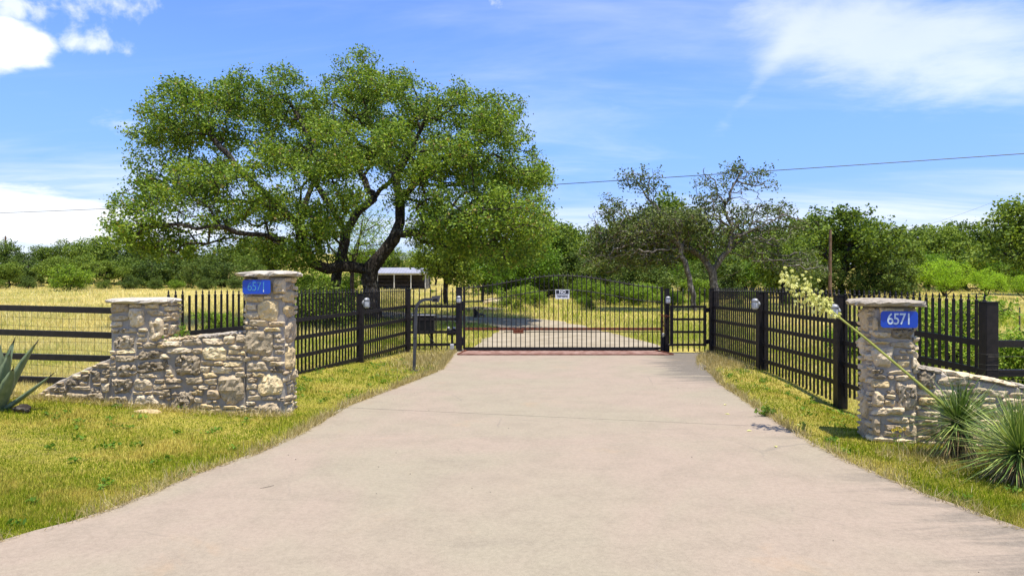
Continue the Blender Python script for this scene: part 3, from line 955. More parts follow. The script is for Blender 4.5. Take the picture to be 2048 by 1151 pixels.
# ------------------------------------------------------------------ number signs
def rounded(w2, h2, r, n=5):
    pts = []
    for cx, cy, a0 in ((w2 - r, h2 - r, 0), (-w2 + r, h2 - r, 90), (-w2 + r, -h2 + r, 180), (w2 - r, -h2 + r, 270)):
        for i in range(n + 1):
            a = R(a0 + 90 * i / n)
            pts.append((cx + r * math.cos(a), cy + r * math.sin(a)))
    return pts


def text(parent, body, size, loc, mat, name, sx=1.0, depth=.0012, offset=0.0):
    cu = bpy.data.curves.new(name, 'FONT')
    cu.body = body
    cu.size = size
    cu.align_x, cu.align_y = 'CENTER', 'CENTER'
    cu.extrude = depth
    cu.offset = offset
    tmp = bpy.data.objects.new(name, cu)
    C.objects.link(tmp)
    me = bpy.data.meshes.new_from_object(tmp.evaluated_get(bpy.context.evaluated_depsgraph_get()))
    bpy.data.objects.remove(tmp)
    o = link(name, me, parent, loc, (R(90), 0, 0), mat)
    o.scale = (sx, 1, 1)
    return o


def number_sign(loc, rz, w2, h2, digit_mat, label, last=None):
    root = empty('house_number_sign', loc, label, 'sign', 'blue house number signs', rz)
    pts = rounded(w2, h2, .028)
    n = len(pts)
    vs = [(x, -.003, z) for x, z in pts] + [(x, .003, z) for x, z in pts]
    MB().add(vs, [tuple(range(n)), tuple(range(2 * n - 1, n - 1, -1))] + [(i, n + i, n + (i + 1) % n, (i + 1) % n) for i in range(n)]).build('plate', M['blue_sign'], root)
    for k, ch in enumerate('6571'):
        text(root, ch, .155, ((-.081, -.026, .029, .084)[k], -.0045, .0), digit_mat, 'digit', .80, .001, .0012 if digit_mat is M['digit_white'] else -.0012)
    if last:
        MB().box((.084, -.0052, -.047), (.010, .002, .028)).build('digit_foot', M['digit_white'], root)
    return root


c = P(518, 574, 8.2)
number_sign((c.x, 8.125, c.z), 0, .166, .084, M['digit_dim'], 'blue house number sign with dim faded digits on the tall pillar', True)
c = c_r + d_r * .222 + n_r * .068
number_sign((c.x, c.y, CAM_H - (639 - 576) / F * 6.62), rz_r, .166, .080, M['digit_white'], 'blue house number sign with bright white digits on the grey pillar beside the yucca')

# ------------------------------------------------------------------ iron fences
def picket_mesh(h, r=.0125, finial=True, seed=0):
    """square bar with collar, neck and spear head; z = 0 at its foot"""
    mb = MB()
    body = h - (.085 if finial else 0)
    mb.box((0, 0, body / 2), (r * 2, r * 2, body))
    if finial:
        mb.lathe([(.020, body), (.022, body + .008), (.014, body + .018), (.009, body + .024), (.009, body + .036), (.016, body + .042), (.010, body + .056), (.002, body + .085)], 6)
    return mb.mesh('picket', M['black_steel'])


PK = {}


def picket(parent, x, y, z0, z1, finial=True):
    key = (round((z1 - z0) / .02), finial)
    if key not in PK:
        PK[key] = picket_mesh(key[0] * .02, .0125, finial)
    inv = parent.matrix_basis.inverted()
    return link('picket', PK[key], parent, inv @ Vector((x, y, z1 - key[0] * .02)))


def post_obj(parent, x, y, z0, z1, w_, rz=0.0):
    inv = parent.matrix_basis.inverted()
    p = inv @ Vector((x, y, 0))
    mb = MB().box((0, 0, (z0 + z1) / 2), (w_, w_, z1 - z0), rz, .006)
    mb.box((0, 0, z1 + .004), (w_ + .012, w_ + .012, .012), rz)
    return mb.build('post', M['black_steel'], parent, loc=(p.x, p.y, p.z))


def rail_obj(parent, a, b, ht=.066, th=.022, name='rail', mat=None):
    inv = parent.matrix_basis.inverted()
    a, b = inv @ Vector(a), inv @ Vector(b)
    c0 = (a + b) / 2
    return MB().bar(a - c0, b - c0, th, ht).build(name, mat or M['black_steel'], parent, loc=c0)


RAILS = (1.06, .76, .455, .158)


def fence(root, posts, n_pk, rails=RAILS, side=1):
    """posts: (x, y, dz, ground, post_width or 0, post_top); pickets stand on the driveway side of the rails"""
    for i, (x, y, dz, g, pw, pt) in enumerate(posts):
        if pw:
            post_obj(root, x, y, g - .15, pt, pw)
        if i + 1 < len(posts):
            x2, y2, dz2, g2, pw2, pt2 = posts[i + 1]
            a, b = Vector((x, y, 0)), Vector((x2, y2, 0))
            d = (b - a).normalized()
            nn = Vector((-d.y, d.x, 0)) * side
            for k, r in enumerate(rails if not callable(rails) else rails(i)):
                rail_obj(root, a + d * pw * .5 + Vector((0, 0, r + dz)), b - d * pw2 * .5 + Vector((0, 0, r + dz2)))
            n = n_pk[i]
            for j in range(n):
                t = (j + .75) / (n + .5)
                p = a.lerp(b, t) + nn * .025
                yield i, j, p, dz * (1 - t) + dz2 * t, g * (1 - t) + g2 * t


# left run
root = empty('iron_fence', (-3.0, 13.5, 0), 'black picket fence panels with spear tips running back from behind the tall pillar', 'fence', 'black iron picket fences')
LP = [(-2.44, 16.0, .03, 0.0, .125, 1.49), (-3.0, 13.5, -.03, .06, .13, 1.40), (-3.72, 10.75, -.08, .09, .125, 1.40)]
for i, j, p, dz, g in fence(root, LP, [22, 24], RAILS, -1):
    picket(root, p.x, p.y, g + .03, 1.525 + dz * .35)
LP2 = [(-3.72, 10.75, -.10, .09, 0, 0), (-4.47, 8.78, -.13, .14, .11, 1.34)]
for i, j, p, dz, g in fence(root, LP2, [18], (1.04,), -1):
    short = (j == 14)
    picket(root, p.x, p.y, .87 - j * .002, 1.50 - (.08 if short else 0), not short)
# short cross panel from the corner post to the gate post
for k, r in enumerate(RAILS):
    rail_obj(root, (-2.38, 16.0, r + .03), (-1.33, 16.25, r + .02))
for j in range(8):
    t = (j + .6) / 8.2
    picket(root, -2.38 + 1.05 * t, 15.97 + .25 * t, .06, 1.54)

# right run
root_r = empty('iron_fence', (4.7, 12.0, 0), 'long black picket fence with spear tips from the walk gate to behind the sign pillar', 'fence', 'black iron picket fences')
RP = [(4.60, 15.7, .02, 0.0, .125, 1.50), (4.64, 12.7, .02, -.05, .15, 1.435), (4.81, 10.0, -.035, -.245, .15, 1.405), (5.06, 7.25, -.135, -.05, .13, 1.366)]
for i, j, p, dz, g in fence(root_r, RP, [25, 22, 24], RAILS, 1):
    picket(root_r, p.x, p.y, g + .05 if i < 2 else max(g + .06, -.06 + .0 * j), 1.525 + dz * .5)

# ranch-rail fence on the far left with wire mesh
root = empty('ranch_fence', (-6.5, 9.0, 0), 'black pipe rail fence with square wire mesh beyond the agave', 'fence', 'black rail fences')
A0, B0 = Vector((-5.0, 8.62, 0)), Vector((-9.9, 10.0, 0))
for za, zb in ((1.233, 1.29), (.92, .945), (.625, .59), (.33, .28)):
    rail_obj(root, A0 + Vector((0, 0, za)), B0 + Vector((0, 0, zb)), .078, .05)
for x, y in ((-9.9, 10.0),):
    post_obj(root, x, y, .0, 1.4, .12)
mw = MB()
dL = (B0 - A0).length
dd = (B0 - A0).normalized()
off = Vector((-dd.y, dd.x, 0)) * -.035
inv = root.matrix_basis.inverted()
k = 0
s = .06
while s < dL:
    p = A0 + dd * s + off
    mw.tube([inv @ (p + Vector((random.Random(k).uniform(-.008, .008), 0, .12))), inv @ (p + Vector((0, 0, 1.22)))], .0019, 4, False)
    s += .105; k += 1
for z in np.arange(.18, 1.22, .105):
    mw.tube([inv @ (A0 + dd * q + off + Vector((0, 0, z + .012 * math.sin(q * 2.1 + z * 9)))) for q in np.linspace(0, dL, 14)], .0019, 4, False)
mw.build('wire_mesh', M['wire'], root)

# rail fence leaving the end post on the far right
root = empty('ranch_fence', (6.5, 7.2, 0), 'short run of black rails leaving the stout post behind the low wall', 'fence', 'black rail fences')
for z in (.93, .62, .30):
    rail_obj(root, (5.13, 7.24, z), (9.4, 7.5, z - .03), .072, .05)
post_obj(root, 9.4, 7.5, -.1, 1.3, .13)
for z in (.80, .55):
    MB().tube([inv_ for inv_ in [root.matrix_basis.inverted() @ Vector((5.0, 7.17, z)), root.matrix_basis.inverted() @ Vector((9.4, 7.43, z - .02))]], .002, 4, False).build('wire', M['wire'], root)
mbw = MB()
for z in (.82, .71, .66):
    mbw.box((5.06, 7.25, z), (.137, .137, .005))
ow = mbw.build('wire_wrap', M['wire'], root_r)
ow.location = -Vector(root_r.location)

# ------------------------------------------------------------------ driveway gate
GY = 16.4
gx0, gx1 = (928.5 - 1024) / F * GY, (1323.5 - 1024) / F * GY
gate = empty('driveway_gate', ((gx0 + gx1) / 2, GY, 0), 'wide black arched iron gate closed across the driveway', 'gate')
gw = gx1 - gx0
ginv = gate.matrix_basis.inverted()


def garch(t):
    return .5 - .5 * math.cos(2 * math.pi * min(max(t, 0), 1))


def gpart(mb, name, mat=M['black_steel']):
    return mb.build(name, mat, gate, loc=(-(gx0 + gx1) / 2, -GY, 0))


gz_top = lambda t: 1.525 + .29 * garch(t) ** .9
gz_mid = lambda t: 1.185 + .29 * garch(t) ** .9
for x in (gx0, gx1):
    gpart(MB().box((x, GY, .80), (.05, .05, 1.50)), 'stile')
gpart(MB().bar((gx0 + .026, GY, .075), (gx1 - .026, GY, .075), .05, .05), 'bottom_rail')
for fz, nm, th in ((gz_top, 'top_rail', .014), (gz_mid, 'arched_rail', .013)):
    gpart(MB().tube([(gx0 + gw * i / 48, GY + (.0 if nm == 'top_rail' else .016), fz(i / 48)) for i in range(49)], th, 6), nm)
o = gpart(MB().bar((gx0 + .026, GY + .03, .535), (gx1 - .026, GY + .03, .535), .05, .062), 'middle_rail', M['rust'])
o['label'] = 'rusty red middle rail'
gpart(MB().bar((gx0 + .95, GY - .02, .47), (gx1 - .03, GY - .02, .47), .016, .018), 'brace_rod')
gpart(MB().box((gx0 + 1.30, GY - .03, .475), (.25, .012, .085), 0, .004), 'steel_plate', M['rust'])['label'] = 'rusty plate with cut-outs'
n = 42
for i in range(1, n):
    t = i / n
    x = gx0 + gw * t
    zt = gz_top(t)
    me_key = ('gate', round((zt - .10) / .01))
    if me_key not in PK:
        hh = me_key[1] * .01
        mb = MB().box((0, 0, hh / 2 + .10), (.019, .019, hh))
        mb.lathe([(.010, hh + .10), (.020, hh + .112), (.010, hh + .128), (.016, hh + .134), (.009, hh + .15), (.002, hh + .175)], 6)
        PK[me_key] = mb.mesh('picket', M['black_steel'])
    link('picket', PK[me_key], gate, ginv @ Vector((x, GY, 0)))

gp = empty('gate_post', (-1.265, 16.3, 0), 'square black gate post beside the open end of the sliding gate', 'post', 'driveway gate posts')
MB().box((0, 0, .68), (.14, .14, 1.70), 0, .006).build('shaft', M['black_steel'], gp)
MB().box((0, 0, 1.533), (.155, .155, .012)).build('cap', M['black_steel'], gp)
MB().box((.085, 0, 1.10), (.05, .09, .22), 0, .01).box((.085, 0, .25), (.05, .09, .2), 0, .01).build('guide_bracket', M['black_plastic'], gp)
gp = empty('gate_post', (3.64, 16.05, 0), 'square black gate post between the wide gate and the walk gate', 'post', 'driveway gate posts')
MB().box((0, 0, .66), (.10, .14, 1.68), 0, .006).build('shaft', M['black_steel'], gp)
MB().box((0, 0, 1.502), (.115, .15, .012)).build('cap', M['black_steel'], gp)
MB().box((-.095, .02, .19), (.085, .11, .40), 0, .012).build('catch_box', M['black_plastic'], gp)

tp = empty('gate_track', (1.2, 15.9, 0), 'rust red steel track plate set across the concrete under the gate', 'track')
pl_ = MB().prism([(-2.42, -.62), (2.42, -.62), (2.30, .40), (-2.35, .40)], .016, .026)
pl_.build('plate', M['rust_plate'], tp)
rk = MB().bar((-2.35, .42, .035), (2.3, .42, .035), .03, .04)
for i in range(41):
    rk.box((-2.3 + i * .113, .40, .058), (.035, .04, .02))
rk.build('nub_bar', M['black_steel'], tp)  # dark bar with a row of nubs at about picket spacing
MB().bar((-2.42, -.60, .034), (2.42, -.60, .034), .02, .014).build('edge_bar', M['rust'], tp)
MB().bar((2.42, -.58, .036), (2.22, .40, .036), .03, .02).bar((-2.42, -.58, .036), (-2.30, .40, .036), .03, .02).build('end_bar', M['rust'], tp)

# walk gate
WY = 15.78
wu = lambda u: (u - 1024) / F * WY
wz = lambda v: CAM_H - (v - 576) / F * WY
wg = empty('walk_gate', (wu(1376), WY, 0), 'narrow black picket walk gate hinged beside the wide driveway gate', 'gate')
off_w = (-wu(1376), -WY, 0)
for u, wd in ((1343, 6), (1409.5, 5.5)):
    MB().box((wu(u), WY, (wz(611) + wz(692)) / 2), (wd * WY / F, .04, wz(611) - wz(692))).build('stile', M['black_steel'], wg, loc=off_w)
for v in (613.5, 638.5, 663.8, 689.3):
    MB().bar((wu(1346), WY, wz(v)), (wu(1406.8), WY, wz(v)), .035, .052).build('rail', M['black_steel'], wg, loc=off_w)
for u in (1344.7, 1354.5, 1365, 1376, 1387.4, 1398.5, 1408.6):
    picket(wg, wu(u), WY - .034, wz(703), wz(574.5))
for v in (620, 683):
    MB().box((wu(1415), WY - .01, wz(v)), (.075, .05, .10), 0, .01).box((wu(1413.5), WY - .02, wz(v + 3)), (.03, .07, .04)).build('hinge', M['black_steel'], wg, loc=off_w)
MB().box((wu(1338), WY + .01, wz(690)), (.05, .05, .05), 0, .008).build('latch', M['black_steel'], wg, loc=off_w)

# chain and padlock between the gate end and the post
ch = empty('lock_chain', (3.58, 15.95, .84), 'rusty chain wrapped round the gate post and hanging down', 'chain')
cm = MB()
def link_ring(mb, c, ax, r=.022, t=.006):
    ax = Vector(ax).normalized()
    ref = Vector((0, 0, 1)) if abs(ax.z) < .9 else Vector((1, 0, 0))
    s = ax.cross(ref).normalized(); q = s.cross(ax).normalized()
    pts = [Vector(c) + s * r * math.cos(a) + q * r * 1.5 * math.sin(a) for a in np.linspace(0, 2 * math.pi, 9)]
    mb.tube(pts, t, 5, False)
for i in range(9):
    link_ring(cm, (-.05 - .012 * math.sin(i), -.03, .03 - i * .045), (1, 0, 0) if i % 2 else (0, 1, 0))
for i in range(7):
    link_ring(cm, (-.12 + i * .045, -.05, .05 - .03 * math.sin(i * .5)), (0, 1, 0) if i % 2 else (0, 0, 1))
cm.build('links', M['rust'], ch)
MB().box((-.06, -.035, -.40), (.05, .025, .055), 0, .006).build('padlock', M['lamp_grey'], ch)

# NO TRESPASSING sign wired to the gate
sg = empty('no_trespassing_sign', ((1124.5 - 1024) / F * GY, GY - .035, CAM_H - (588.5 - 576) / F * GY), 'small black and white no trespassing sign on the arched gate', 'sign')
MB().box((0, 0, 0), (.335, .006, .222)).build('plate', M['sign_white'], sg)
MB().box((0, -.0045, .052), (.305, .002, .088)).build('black_panel', M['sign_black'], sg)
text(sg, 'NO', .098, (0, -.0068, .052), M['sign_white'], 'lettering', 1.0, .0006, .003)
text(sg, 'TRESPASSING', .075, (0, -.0048, -.048), M['sign_black'], 'lettering', .60, .0006, .002)

# jar lamps on the posts
def lamp(loc, rz, label, s=1.0):
    root = empty('post_lamp', loc, label, 'lamp', 'jar lamps on the fence posts', rz)
    # local -Y points away from the post
    MB().lathe([(.058, 0), (.058, -.018), (.048, -.03)], 14, axis='Y').build('mount', M['lamp_grey'], root)
    prof = [(.030, -.095), (.060, -.085), (.066, -.06), (.066, .05), (.060, .075), (.036, .090)]
    MB().lathe([(r, z) for r, z in prof], 16, (0, -.075, 0), sy=.72).build('glass_jar', M['jar'], root, True)
    MB().lathe([(.069, .036), (.069, .066), (.052, .094), (.020, .104)], 16, (0, -.075, 0), sy=.75).build('cap', M['lamp_grey'], root, True)
    cg = MB()
    for a in range(0, 360, 45):
        ca, sa = math.cos(R(a)), math.sin(R(a))
        cg.tube([(.071 * ca, -.075 + .053 * sa, .04), (.071 * ca, -.075 + .053 * sa, -.07), (.03 * ca, -.075 + .02 * sa, -.105)], .0035, 5)
    cg.build('cage', M['lamp_grey'], root)
    root.scale = (s, s, s)
    return root


mj, nj = new_mat('frosted_jar')
finish(nj, princ(nj, nj.mix(nj.noise(nj.n('ShaderNodeTexCoord').outputs['Object'], 30, 3), (.38, .39, .38), (.60, .61, .60)), .25, .6))
M['jar'] = mj
lamp((-1.262, 16.228, CAM_H - (599 - 576) / F * 16.2), 0, 'oval white jar lamp on the gate post left of the wide gate', .82)
lamp((3.64, 15.975, CAM_H - (600 - 576) / F * 16.0), 0, 'oval white jar lamp on the post between the two gates', .82)
lamp((-2.935, 13.48, CAM_H - (606 - 576) / F * 13.45), R(72), 'jar lamp on the mid fence post behind the tall pillar')
lamp((4.565, 12.66, CAM_H - (608 - 576) / F * 12.7), R(-66), 'jar lamp on the fence post nearest the walk gate')
lamp((4.735, 9.93, CAM_H - (622 - 576) / F * 10), R(-62), 'jar lamp on the fence post behind the yucca blossom')

# keypad on a gooseneck post
kp = empty('keypad_post', (-1.795, 12.5, 0), 'dark gooseneck keypad post standing in the verge grass', 'keypad post')
pts = [(0, 0, -.1), (.02, 0, .6), (.04, 0, 1.12)]
for i in range(1, 8):
    a = math.pi / 2 * i / 7
    pts.append((.04 + .19 * (1 - math.cos(a)), -.02 * i / 7, 1.12 + .19 * math.sin(a)))
pts.append((.36, -.03, 1.312))
mb = MB()
pv = [Vector(p) for p in pts]
for a, b in zip(pv[:-1], pv[1:]):
    d_ = (b - a).normalized() * .006
    mb.bar(a - d_, b + d_, .052, .052, Vector((0, 1, 0)))
mb.build('gooseneck', M['grey_steel'], kp)
hb = MB()
hb.add([(.34, -.10, 1.265), (.455, -.10, 1.262), (.49, -.13, 1.385), (.34, -.13, 1.372), (.34, .04, 1.265), (.455, .04, 1.262), (.49, .04, 1.385), (.34, .04, 1.372)],
       [(0, 1, 2, 3), (7, 6, 5, 4), (0, 4, 5, 1), (1, 5, 6, 2), (2, 6, 7, 3), (3, 7, 4, 0)])
hb.build('hood', M['box_grey'], kp)
MB().box((.40, -.108, 1.315), (.085, .014, .07)).build('keypad', M['black_plastic'], kp)
MB().box((.02, 0, .012), (.13, .13, .02)).build('base_plate', M['grey_steel'], kp)

# gate operator, junction box and cable behind the cross panel
ob = empty('operator_box', (-2.16, 16.75, 0), 'black gate operator box on legs behind the short fence panel', 'box')
MB().box((0, 0, .62), (.52, .34, .44), 0, .02).build('case', M['black_plastic'], ob)
MB().box((0, -.01, .852), (.55, .38, .024), 0, .008).build('lid', M['box_grey'], ob)
for x in (-.2, .2):
    MB().box((x, 0, .21), (.05, .05, .42)).build('leg', M['black_steel'], ob)
MB().tube([(.1, -.1, .42), (.18, -.16, .3), (.3, -.3, .18), (.42, -.35, .02)], .012, 6).build('conduit', M['black_plastic'], ob)
jb = empty('junction_box', (-1.46, 16.5, 0), 'small black junction box with white fittings on a stake beside the gate post', 'box')
MB().box((0, 0, .46), (.22, .12, .15), 0, .02).build('case', M['black_plastic'], jb)
MB().box((0, 0, .19), (.03, .03, .4)).build('stake', M['black_steel'], jb)
for x in (-.07, .07):
    MB().lathe([(.02, 0), (.026, .02), (.02, .05)], 8, (x, -.04, .535)).build('fitting', M['white_plastic'], jb)
cb = empty('conduit_box', (-1.42, 16.15, 0), 'grey plastic conduit box low at the foot of the gate post', 'box')
MB().box((0, 0, .13), (.09, .08, .13), 0, .01).build('case', M['pvc'], cb)
MB().tube([(0, 0, -.05), (0, 0, .07)], .02, 8).build('pipe', M['pvc'], cb)

# ------------------------------------------------------------------ tree builder
def grow(targets, skel, step=.5, jit=.10, rng=None, wpath=.22, droop=0.0):
    """skel: list of polylines [(Vector, ...)], the first node of each joins the nearest earlier one. Returns nodes, parents."""
    pos, par, plen = [], [], []
    for line in skel:
        prev = -1
        for k, p in enumerate(line):
            if k == 0 and pos:
                d = [(q - p).length for q in pos]
                prev = int(np.argmin(d))
                if d[prev] < .05: continue
            if prev >= 0:
                a = pos[prev]; L = (p - a).length
                m = max(1, int(L / step))
                for i in range(1, m + 1):
                    q = a.lerp(p, i / m)
                    if i < m: q = q + Vector((rng.normal(0, 1), rng.normal(0, 1), rng.normal(0, 1))) * jit * .5
                    pos.append(q); par.append(prev); plen.append(plen[prev] + L / m); prev = len(pos) - 1
            else:
                pos.append(p); par.append(-1); plen.append(0.0); prev = len(pos) - 1
    n0 = len(pos)
    cap_ = n0 + len(targets) * 40 + 10
    A = np.zeros((cap_, 3)); PL = np.zeros(cap_); PR = np.full(cap_, -1, int)
    A[:n0] = [tuple(p) for p in pos]; PL[:n0] = plen; PR[:n0] = par
    n = n0
    start = max(1, int(n0 * .0))
    d0 = np.array([np.min(np.linalg.norm(A[:n0] - t, axis=1)) for t in targets])
    tips = []
    for ti in np.argsort(d0):
        t = targets[ti]
        dist = np.linalg.norm(A[:n] - t, axis=1)
        cost = dist + wpath * PL[:n] + np.where(A[:n, 2] > t[2] + .3, .35 * dist, 0)
        q = int(np.argmin(cost))
        a = A[q].copy(); L = dist[q]
        m = max(1, int(round(L / step)))
        prev = q
        bend = np.array([rng.normal(0, .12), rng.normal(0, .12), abs(rng.normal(.08, .1)) - droop]) * L
        for i in range(1, m + 1):
            s = i / m
            pt = a * (1 - s) + t * s + bend * (4 * s * (1 - s)) * .6
            if i < m: pt = pt + rng.normal(0, jit, 3) * min(1, L)
            A[n] = pt; PR[n] = prev; PL[n] = PL[prev] + L / m
            prev = n; n += 1
        tips.append(prev)
    return A[:n], PR[:n], np.array(tips)


def radii(par, tips, r_tip, r_base, p=2.1):
    n = len(par)
    acc = np.zeros(n)
    acc[tips] += 1.0
    for i in range(n - 1, 0, -1):
        if acc[i] == 0: acc[i] = 1.0
        if par[i] >= 0: acc[par[i]] += acc[i]
    e = math.log(r_base / r_tip) / math.log(max(acc[0], 2))
    return r_tip * acc ** e


def tubes(A, par, rad, rmin_sides=((.12, 9), (.04, 6), (.015, 4), (0, 3)), flare=None):
    n = len(A)
    ch = [[] for _ in range(n)]
    for i in range(n):
        if par[i] >= 0: ch[par[i]].append(i)
    V, T = [], []
    base = 0
    stack = [(0, -1)]
    for i in range(1, n):
        if par[i] < 0: stack.append((i, -1))
    while stack:
        s, pre = stack.pop()
        line = [] if pre < 0 else [pre]
        cur = s
        while True:
            line.append(cur)
            k = ch[cur]
            if not k: break
            k = sorted(k, key=lambda c_: -rad[c_])
            for o_ in k[1:]: stack.append((o_, cur))
            cur = k[0]
        if len(line) < 2: continue
        pts = A[line]
        rr_ = rad[line].copy()
        if pre >= 0: rr_[0] = min(rr_[0], rr_[1] * 1.15)
        rr_[-1] *= .5
        mx = rr_.max()
        ns = next(sn for lim, sn in rmin_sides if mx >= lim)
        d = np.gradient(pts, axis=0)
        d /= np.linalg.norm(d, axis=1)[:, None] + 1e-9
        ref = np.array([.3, .9, .1])
        ang = 2 * np.pi * np.arange(ns) / ns
        for i in range(len(pts)):
            s_ = np.cross(d[i], ref); s_ /= np.linalg.norm(s_) + 1e-9
            ref = np.cross(s_, d[i])
            V.append(pts[i] + rr_[i] * (np.cos(ang)[:, None] * s_ + np.sin(ang)[:, None] * ref))
        for i in range(len(pts) - 1):
            b0 = base + i * ns; b1 = b0 + ns
            for q in range(ns):
                q2 = (q + 1) % ns
                T.append((b0 + q, b0 + q2, b1 + q2)); T.append((b0 + q, b1 + q2, b1 + q))
        base += len(pts) * ns
    return np.concatenate(V), np.array(T)


def leaves(centers, size, aspect, rng, up=.45, fold=.18, jitter=.35):
    n = len(centers)
    d = rng.normal(0, 1, (n, 3)); d[:, 2] *= .7
    d /= np.linalg.norm(d, axis=1)[:, None]
    nr = rng.normal(0, 1, (n, 3)); nr[:, 2] += up * 2.2
    s = np.cross(d, nr); s /= np.linalg.norm(s, axis=1)[:, None] + 1e-9
    nn = np.cross(s, d)
    L = size * (1 + rng.uniform(-jitter, jitter, n))[:, None]
    Wd = L * aspect
    c = np.asarray(centers)
    V = np.stack([c - d * L * .5, c + s * Wd * .5 + nn * L * fold * .5, c + d * L * .5, c - s * Wd * .5 + nn * L * fold * .5], 1).reshape(-1, 3)
    b = np.arange(n)[:, None] * 4
    T = np.concatenate([b + np.array([[0, 1, 2]]), b + np.array([[0, 2, 3]])], 1).reshape(-1, 3)
    return V, T


def crown_points(ells, n_clumps, per, clump_r, rng, shell=.5, flat=.75, min_d=None, cull=None):
    """clump centres spread through a union of ellipsoids (biased outwards), then tips round each clump"""
    ells = np.array(ells, float)
    vol = np.prod(ells[:, 3:6], 1); vol /= vol.sum()
    cents = []
    tries = 0
    md = min_d if min_d else clump_r * 1.1
    while len(cents) < n_clumps and tries < n_clumps * 40:
        tries += 1
        e = ells[rng.choice(len(ells), p=vol)]
        v = rng.normal(0, 1, 3); v /= np.linalg.norm(v)
        r = (shell + (1 - shell) * rng.random()) ** .7
        p = e[:3] + v * r * e[3:6]
        if cents and np.min(np.linalg.norm(np.array(cents) - p, axis=1)) < md * (.999 ** tries): continue
        cents.append(p)
    cents = np.array(cents)
    tips = np.repeat(cents, per, 0) + np.clip(rng.normal(0, 1, (len(cents) * per, 3)), -1.5, 1.5) * clump_r * np.array([.55, .55, .55 * flat])
    cid = np.repeat(np.arange(len(cents)), per)
    if cull is not None:
        ok = cull(tips)
        tips, cid = tips[ok], cid[ok]
    return tips, cid


def tree_meshes(name, ells, skel, rng, n_clumps, per, clump_r, lpt, leaf_size, aspect, r_tip, r_base, leafmat, bark, spread=.18, shell=.45, leafy=1.0, step=.5, up=.45, jit=.10, thin=0.0, droop=0.0, flat=.75, min_d=None, wpath=.22, inner=0, flare=0.0, cull=None):
    tips, cid = crown_points(ells, n_clumps, per, clump_r, rng, shell, flat, min_d, cull)
    A, par, tip_i = grow(tips, skel, step, jit, rng, wpath, droop)
    rad = radii(par, tip_i, r_tip, r_base)
    if flare: rad = rad * np.where(rad > r_base * .5, 1 + flare * np.clip(1 - A[:, 2] / 1.5, 0, 1) ** 2, 1)
    V, T = tubes(A, par, rad)
    trunk = big_mesh(name + '_trunk', V, T, bark, True)
    if leafy < 1.0:
        keep = rng.random(cid.max() + 1) < leafy
        tips = tips[keep[cid]]
    c = np.repeat(tips, lpt, 0) + rng.normal(0, spread, (len(tips) * lpt, 3)) * np.array([1, 1, .8])
    if inner:
        # leaves along the finer branches too
        fine = A[(rad < r_tip * 4.5)]
        pick = fine[rng.integers(0, len(fine), inner)]
        c = np.concatenate([c, pick + rng.normal(0, spread * .9, pick.shape)])
    V, T = leaves(c, leaf_size, aspect, rng, up)
    crown = big_mesh(name + '_crown', V, T, leafmat)
    return trunk, crown


def plant_tree(name, tm, loc, s, rz, label, group=None, cat='tree', sz=None):
    root = empty(name, loc, label, cat, group, rz)
    root.scale = (s, s, sz or s)
    link('trunk', tm[0], root)
    link('crown', tm[1], root)
    return root


